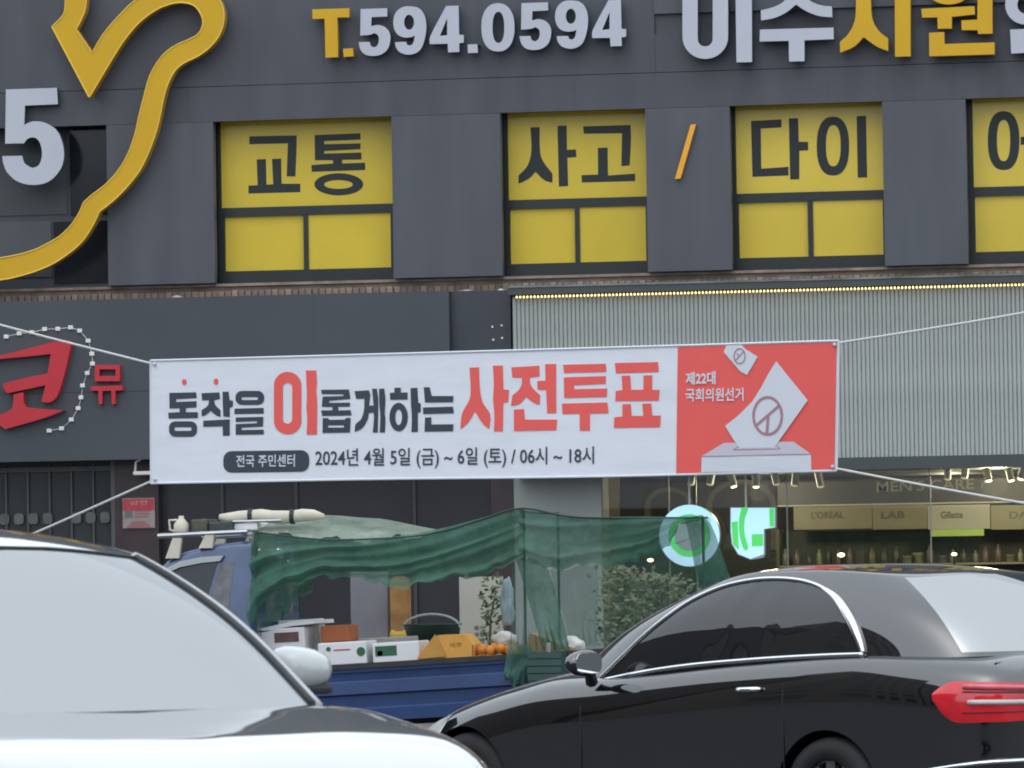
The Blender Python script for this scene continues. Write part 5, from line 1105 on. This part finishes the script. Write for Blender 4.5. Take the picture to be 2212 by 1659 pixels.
def surf_side(S, x, z):                    # height of the greenhouse side above the centre plane at (x, z)
    ph, v = R(80), .5
    for _ in range(30):
        p = S(ph, v); e1 = x - p.x; e2 = z - p.z
        a = (S(ph + 1e-3, v) - p) * 1e3; b = (S(ph, v + 1e-3) - p) * 1e3
        det = a.x * b.z - a.z * b.x
        if abs(det) < 1e-9: break
        dp = (e1 * b.z - e2 * b.x) / det; dv = (a.x * e2 - a.z * e1) / det
        ph = min(R(140), max(R(30), ph + max(-.2, min(.2, dp)))); v = min(.985, max(.0, v + max(-.2, min(.2, dv))))
    return S(ph, v).y
hdB = Vector((math.cos(POSE_B[3]), math.sin(POSE_B[3]), 0)); lfB = Vector((-math.sin(POSE_B[3]), math.cos(POSE_B[3]), 0)); OB = Vector(POSE_B[:3])
def onside(px, py):
    y = .7
    for _ in range(8):
        q_ = ray(px, py); t_ = (OB + lfB * y - CAM).dot(lfB) / q_.dot(lfB); p = CAM + q_ * t_ - OB
        y = surf_side(SB, p.dot(hdB), p.z)
    return (p.dot(hdB), p.z)
top_ = [onside(*p) for p in [(1297, 1466), (1340, 1424), (1385, 1380), (1430, 1342), (1480, 1306), (1530, 1280), (1580, 1262), (1640, 1251), (1700, 1250), (1750, 1258), (1788, 1275), (1815, 1300), (1840, 1340), (1858, 1382), (1867, 1411)]]
bot_ = [onside(*p) for p in [(1297, 1470), (1400, 1449), (1500, 1435), (1600, 1426), (1700, 1419), (1800, 1414), (1867, 1412)]]
topc, botc = cr(top_, 6), cr(bot_, 6)
def dlo(S, sgn, off): return lambda u_, v_: (lambda a, b: (lambda x, z: Vector((x, sgn * (surf_side(S, x, z) + off), z)))(a[0] + (b[0] - a[0]) * v_, a[1] + (b[1] - a[1]) * v_))(interp(topc, .004 + .99 * u_), interp(botc, .004 + .99 * u_))
for sgn in (1, -1):
    gw = MB().grid(dlo(SB, sgn, .004), 60, 10); f0 = gw.f[300]; e_ = [Vector(gw.v[k]) for k in f0]
    if (e_[1] - e_[0]).cross(e_[2] - e_[0]).y * sgn < 0: gw.f = [f[::-1] for f in gw.f]
    put('side_window', gw, GLASS_S, blk, smooth=True, fix=False)
    tr_ = [Vector((p[0], sgn * (surf_side(SB, *p) + .008), p[1])) for p in topc]; n_ = len(tr_); k_ = int(n_ * .70)
    put('window_trim', MB().tube(tr_, [.011 if i < k_ else .011 + .016 * math.sin(math.pi * (i - k_) / (n_ - 1 - k_)) for i in range(n_)], 8), CHROME, blk, smooth=True)
    put('window_trim', MB().tube([Vector((p[0], sgn * (surf_side(SB, *p) + .009), p[1] - .004)) for p in botc], .013, 8), CHROME, blk, smooth=True)
# details on the flanks
def flank(x, z, sgn, d_=.004):             # point on the body side at station x, height z
    w = fB[0](x); zs = fB[1](x); f_ = (z - .17) / (zs - .17)
    y = w * (.985 + .015 * min(1, max(0, (f_ - .1) * 3))) if z < zs - .17 else w * (1 - .045 * ((z - zs + .17) / .15) ** 2)
    return Vector((x, sgn * (y + d_), z))
for sgn in (1, -1):
    hp = [flank(.42 + .17 * k / 8, .865 - .004 * k / 8, sgn, .012 + .022 * math.sin(math.pi * k / 8)) for k in range(9)]
    put('door_handle', MB().tube(hp, [.010] + [.014] * 7 + [.010], 8), CHROME, blk, smooth=True)
    put('door_seam', MB().tube([flank(.28, .95 - .6 * k / 10, sgn, -.001) for k in range(11)], .0035, 5), M_FRAME, blk)
    put('door_seam', MB().tube([flank(1.72, .86 - .5 * k / 10, sgn, -.001) for k in range(11)], .0035, 5), M_FRAME, blk)
    # side mirror
    mc = Vector((1.60, sgn * .985, 1.0))
    b = bmesh.new(); bmesh.ops.create_icosphere(b, subdivisions=3, radius=1)
    for v in b.verts:
        c = v.co.copy(); v.co = Vector((max(c.x * .085, -.045) if True else 0, c.y * .118, c.z * .072 * (1 - .15 * c.y * sgn)))
        v.co += mc
    mr = put('side_mirror', MB().bm(b), PAINT_B, blk, smooth=True)
    put('mirror_glass', MB().prism([rr(-.095, .095, -.052, .052, .04)], lambda p: (mc.x - .047, mc.y + p[0], mc.z + p[1]), lambda p: (mc.x - .043, mc.y + p[0], mc.z + p[1])), mat('mirror_silver', (.8, .82, .84, 1), .03, metal=1, vary=0), mr).matrix_parent_inverse = Matrix.Identity(4)
    put('mirror_arm', MB().tube([mc + Vector((.01, -sgn * .06, -.05)), Vector((1.66, sgn * .86, .90))], [.028, .035], 8), M_FRAME, mr).matrix_parent_inverse = Matrix.Identity(4)
    # tail lamp wrapping the rear corner
    def skin(x, f_):                       # rear corner surface: f_ 0 bottom .. 1 top between two heights
        return fB[0](x)
    tl = MB(); NU, NV = 22, 8; ps_ = []
    for i in range(NU + 1):
        for j in range(NV + 1):
            u_, v_ = i / NU, j / NV
            if u_ < .45: x = -.70 - (u_ / .45) * .33; y = fB[0](x) + .012; 
            else: x = -1.03 - .045 * math.sin((u_ - .45) / .55 * math.pi / 2) - .022; y = fB[0](-1.03) + .012 - (u_ - .45) / .55 * .34
            ins = max(0, 1 - u_ / .22); zlo = .695 + .11 * ins ** 2.2 + .02 * u_; zhi = .912 - .06 * ins ** 2.6 - .03 * u_
            z = zlo + (zhi - zlo) * v_; y -= .012 * (2 * abs(v_ - .5)) ** 3 + max(0, (z - .84)) * .25
            ps_.append((x, sgn * y, z))
    tl.add(ps_, [(i * (NV + 1) + j, (i + 1) * (NV + 1) + j, (i + 1) * (NV + 1) + j + 1, i * (NV + 1) + j + 1) for i in range(NU) for j in range(NV)])
    tlo = put('tail_lamp', tl, mat('tail_red', (.52, .012, .022, 1), .12, vary=.1, scale=12, coat=.6, emit=.10, ecol=(1, .03, .05, 1)), blk, smooth=True)
    st = [Vector(ps_[i * (NV + 1) + 4]) for i in range(6, NU + 1)]
    for k_, p in enumerate(st): p.y += sgn * .004 if k_ < 5 else 0; p.x -= .004
    put('lamp_stripe', MB().tube(st, .014, 6), mat('lamp_clear', (.55, .52, .50, 1), .35, vary=.05), tlo, smooth=True).matrix_parent_inverse = Matrix.Identity(4)
    up_ = [Vector(ps_[i * (NV + 1) + 7]) + Vector((-.003, sgn * .003, 0)) for i in range(5, NU + 1)]
    put('lamp_band', MB().tube(up_, .016, 6), mat('tail_rose', (.60, .10, .13, 1), .15, vary=.15, scale=20, coat=.6), tlo, smooth=True).matrix_parent_inverse = Matrix.Identity(4)
    for k_ in (2, 6):
        lp_ = [Vector(ps_[i * (NV + 1) + k_]) + Vector((-.002, sgn * .002, 0)) for i in range(5, NU + 1)]
        put('lamp_groove', MB().tube(lp_, .004, 5), mat('tail_dark_red', (.16, .006, .01, 1), .3, vary=.1), tlo, smooth=True).matrix_parent_inverse = Matrix.Identity(4)
    # head lamp
    hl = MB(); NU, NV = 12, 6; ps_ = []
    for i in range(NU + 1):
        for j in range(NV + 1):
            u_, v_ = i / NU, j / NV; x = 2.74 + .46 * u_; w = fB[0](x); zs = fB[1](x)
            tp_ = min(1, u_ / .3); z = zs - .03 - .10 * tp_ + (.035 + .105 * tp_) * v_; y = w * (1.0 - .06 * v_ ** 2) + .010
            ps_.append((x, sgn * y, z))
    hl.add(ps_, [(i * (NV + 1) + j, (i + 1) * (NV + 1) + j, (i + 1) * (NV + 1) + j + 1, i * (NV + 1) + j + 1) for i in range(NU) for j in range(NV)])
    put('head_lamp', hl, mat('headlamp_clear', (.62, .65, .66, 1), .08, vary=.1, scale=10, coat=1), blk, smooth=True)
# rear bumper chrome, boot lid seam, high brake lamp, plate
bz = [Vector((-.60 - .44 * min(1, k / 8), .875 - (.09 if k > 8 else .0) - max(0, k - 8) * .085, .455 + .045 * min(1, k / 8))) for k in range(0, 19)]
bz = [Vector((-.62, .893, .455)), Vector((-.75, .875, .475)), Vector((-.90, .845, .495)), Vector((-1.0, .80, .505)), Vector((-1.075, .72, .51)), Vector((-1.085, .4, .51)), Vector((-1.09, 0, .51)), Vector((-1.085, -.4, .51)), Vector((-1.075, -.72, .51)), Vector((-1.0, -.80, .505)), Vector((-.62, -.893, .455))]
put('bumper_trim', MB().tube([Vector(p) for p in cr([tuple(v) for v in bz], 4)], .012, 8), CHROME, blk, smooth=True)
put('boot_seam', MB().tube([Vector((-.93, y / 10 * .66, fB[2](-.93) - .008 - .03 * (y / 10) ** 2)) for y in range(-10, 11)], .004, 5), M_FRAME, blk)
put('number_plate', MB().box(-1.085, -1.072, -.26, .26, .56, .67, .004), mat('plate_white', (.7, .7, .68, 1), .4, vary=.05), blk)
put('brake_lamp', MB().box(-.16, -.10, -.16, .16, 1.365, 1.385, .004), M_TDARK, blk)
put('roof_aerial', MB().prism([[(-.05, 0), (.08, 0), (-.03, .055), (-.06, .05)]], lambda p: (p[0] + .12, -.012, 1.43 + p[1]), lambda p: (p[0] + .12, .012, 1.43 + p[1])), PAINT_B, blk)

# near car at lower left, facing the camera and to the right
PAINT_N = carpaint('silver_car_paint', (.52, .51, .50, 1), .8, .05, 1.5)
GLASS_N = carglass('windscreen_coated', (.03, .035, .04, 1), 4.0)
PN_ = dict(x=(-3.55, 1.22), axles=(-2.45, .42), arch=.375, hub=.345, rad=.342, n=4.6,
    w=[(-3.55, .74), (-3.3, .86), (-2.6, .91), (-.3, .92), (.3, .905), (.7, .87), (.95, .80), (1.1, .70), (1.22, .54)],
    zbot=[(-3.55, .36), (-3.1, .24), (.7, .22), (1.22, .30)],
    zsh=[(-3.55, 1.0), (-3.0, 1.08), (-1.5, 1.05), (-.4, 1.03), (0, 1.02), (.3, .990), (.55, .960), (.75, .918), (.95, .845), (1.1, .765), (1.22, .67)],
    zc=[(-3.55, 1.05), (-3.0, 1.10), (-.5, 1.02), (-.05, 1.066), (.2, 1.041), (.45, 1.012), (.64, .988), (.78, .955), (.95, .89), (1.1, .82), (1.22, .72)],
    xf=[(0, .03), (.5, -.50), (1, -1.12)], xr=[(0, -3.45), (.5, -3.25), (1, -2.9)], wy=[(0, .875), (.5, .775), (1, .635)],
    belt=[(-3.5, 1.12), (-1.5, 1.08), (-.2, 1.05), (.2, 1.05)], bulge=.03,
    zr=lambda x, y: 1.652 - .10 * max(0, (x + 1.7) / .75) ** 2 - .06 * max(0, (-2.3 - x) / .7) ** 2 - .085 * (y / .62) ** 2,
    v0=.03, v1=.95, ws=31.5, ap=13, cs=133, cst=131, rs=142, sv0=.05, sv1=lambda d: .88)
POSE_N = (4.44, -32.77, .05, R(-53.4))
near, SN, bodyN, fN = car('silver_car', 'silver car in the lower left corner, its windscreen and bonnet reflecting the sky', POSE_N, PN_, PAINT_N, GLASS_N, CHROME)
# windscreen rubber, wipers, bonnet seam, mirrors
put('windscreen_seal', MB().tube([offs(SN, R(PN_['ws'] + .4), .03 + .92 * k / 24, .004) for k in range(25)], .011, 6), M_TDARK, near, smooth=True)
put('windscreen_seal', MB().tube([offs(SN, R(-PN_['ws'] - .4), .03 + .92 * k / 24, .004) for k in range(25)], .011, 6), M_TDARK, near, smooth=True)
put('header_seal', MB().tube([SN(R(-PN_['ws'] + 2 * PN_['ws'] * k / 30), .952) + Vector((.002, 0, .002)) for k in range(31)], .005, 6), M_TDARK, near, smooth=True)
put('cowl', MB().tube([SN(R(-PN_['ws'] + 2 * PN_['ws'] * k / 30), .015) + Vector((.01, 0, .0)) for k in range(31)], .007, 6), M_TDARK, near, smooth=True)
for sgn in (1, -1):
    mc = Vector((-.86, sgn * .955, 1.165)); b = bmesh.new(); bmesh.ops.create_icosphere(b, subdivisions=3, radius=1)
    for v in b.verts: c = v.co.copy(); v.co = mc + Vector((max(c.x * .11, -.05), math.copysign(abs(c.y) ** .8, c.y) * .105, math.copysign(abs(c.z) ** .75, c.z) * .075 * (1 - .25 * c.y * sgn)))
    mr = put('side_mirror', MB().bm(b), mat('mirror_cap_pale', (.45, .47, .47, 1), .25, vary=.05, coat=.8), near, smooth=True)
    put('mirror_arm', MB().tube([mc + Vector((.0, -sgn * .07, -.06)), Vector((-.70, sgn * .86, 1.06))], [.03, .04], 8), M_TDARK, mr).matrix_parent_inverse = Matrix.Identity(4)
    put('mirror_glass', MB().prism([rr(-.1, .1, -.06, .06, .04)], lambda p: (mc.x - .053, mc.y + p[0], mc.z + p[1]), lambda p: (mc.x - .048, mc.y + p[0], mc.z + p[1])), MATS['mirror_silver'], mr).matrix_parent_inverse = Matrix.Identity(4)
    put('mirror_base', MB().box(mc.x - .052, mc.x + .085, mc.y - .085, mc.y + .085, mc.z - .082, mc.z - .045, .016), M_TDARK, mr).matrix_parent_inverse = Matrix.Identity(4)
    put('pillar_trim', MB().tube([offs(SN, sgn * R(PN_['ws'] + 4.2), .02 + .95 * k / 24, -.006) for k in range(25)], .021, 8), mat('pillar_pale_grey', (.36, .37, .365, 1), .3, vary=.05, coat=.6), near, smooth=True)
    put('bonnet_seam', MB().tube([Vector((x_, sgn * fN[0](x_) * .885, fN[1](x_) + .014 + .10 * (fN[2](x_) - fN[1](x_)))) for x_ in [-.05 + 1.0 * k / 14 for k in range(15)]], .004, 5), M_FRAME, near)
    put('head_lamp', MB().add([(x_, sgn * (fN[0](x_) * (1 - .05 * v_ * v_) + .006), fN[1](x_) - .15 + .14 * v_) for x_ in [.80 + .3 * k / 8 for k in range(9)] for v_ in [j / 5 for j in range(6)]], [(i * 6 + j, (i + 1) * 6 + j, (i + 1) * 6 + j + 1, i * 6 + j + 1) for i in range(8) for j in range(5)]), MATS['headlamp_clear'], near, smooth=True)

# ------------------------------------------------------------------ buildings across the street, neighbours, and left-end blocks added for reflections
M_OPP = [mat('far_side_brick', (.09, .065, .05, 1), .8, vary=.2, scale=2), mat('far_side_grey', (.11, .115, .12, 1), .7, vary=.15, scale=2), mat('far_side_tan', (.15, .13, .105, 1), .8, vary=.15, scale=2)]
M_OGL = mat('far_side_glass', (.03, .035, .045, 1), .08, vary=.1)
BL = [(-30, -9, -82, -70, 11, 'brown brick building across the street, leftmost'), (-8.6, 10, -82, -70, 8.5, 'grey low building across the street behind the viewer'), (10.4, 30, -82, -70, 12.5, 'tan tall building across the street behind the viewer'), (30.4, 52, -82, -70, 9.5, 'brown brick building across the street, rightmost'),
      (-62, -50, -70, -48, 25, 'grey unseen block added for reflections at the left end of the street, nearest the viewer'), (-62, -50, -47.6, -30, 30, 'tan unseen block added for reflections at the left end of the street'), (-62, -50, -29.6, -8.5, 23, 'brown unseen block added for reflections at the left end of the street, nearest the pavement'),  # unseen left-end blocks, added and sized to darken the black car's reflections
      (-34, -9.9, .6, 12, 11.5, 'tan neighbouring building left of the clinic'), (10.9, 34, .6, 12, 10.5, 'brown neighbouring building right of the clinic')]
for i, (xa_, xb_, ya_, yb_, h_, lb) in enumerate(BL):
    b_ = thing('street_building', lb, 'building', ((xa_ + xb_) / 2, (ya_ + yb_) / 2, 0), 'buildings around the street')
    put('wall', MB().box(xa_, xb_, ya_, yb_, 0, h_), M_OPP[[0, 1, 2, 0, 1, 2, 0, 2, 0][i]], b_)
    put('roof', MB().box(xa_ - .2, xb_ + .2, ya_ - .2, yb_ + .2, h_ + .001, h_ + .35), MATS['recess_paint'], b_)
    for s_ in range(int(h_ // 3)):
        z_ = 1 + s_ * 3
        if i < 4 or i > 6:
            for k in range(int((xb_ - xa_) // 3)):
                x_ = xa_ + .8 + k * 3; put('window', MB().box(x_, x_ + 1.8, *((yb_, yb_ + .04) if i < 4 else (ya_ - .04, ya_)), z_, z_ + 1.5), M_OGL, b_)
        else:
            for k in range(int((yb_ - ya_) // 3)):
                y_ = ya_ + .8 + k * 3; put('window', MB().box(xb_, xb_ + .04, y_, y_ + 1.8, z_, z_ + 1.5), M_OGL, b_)
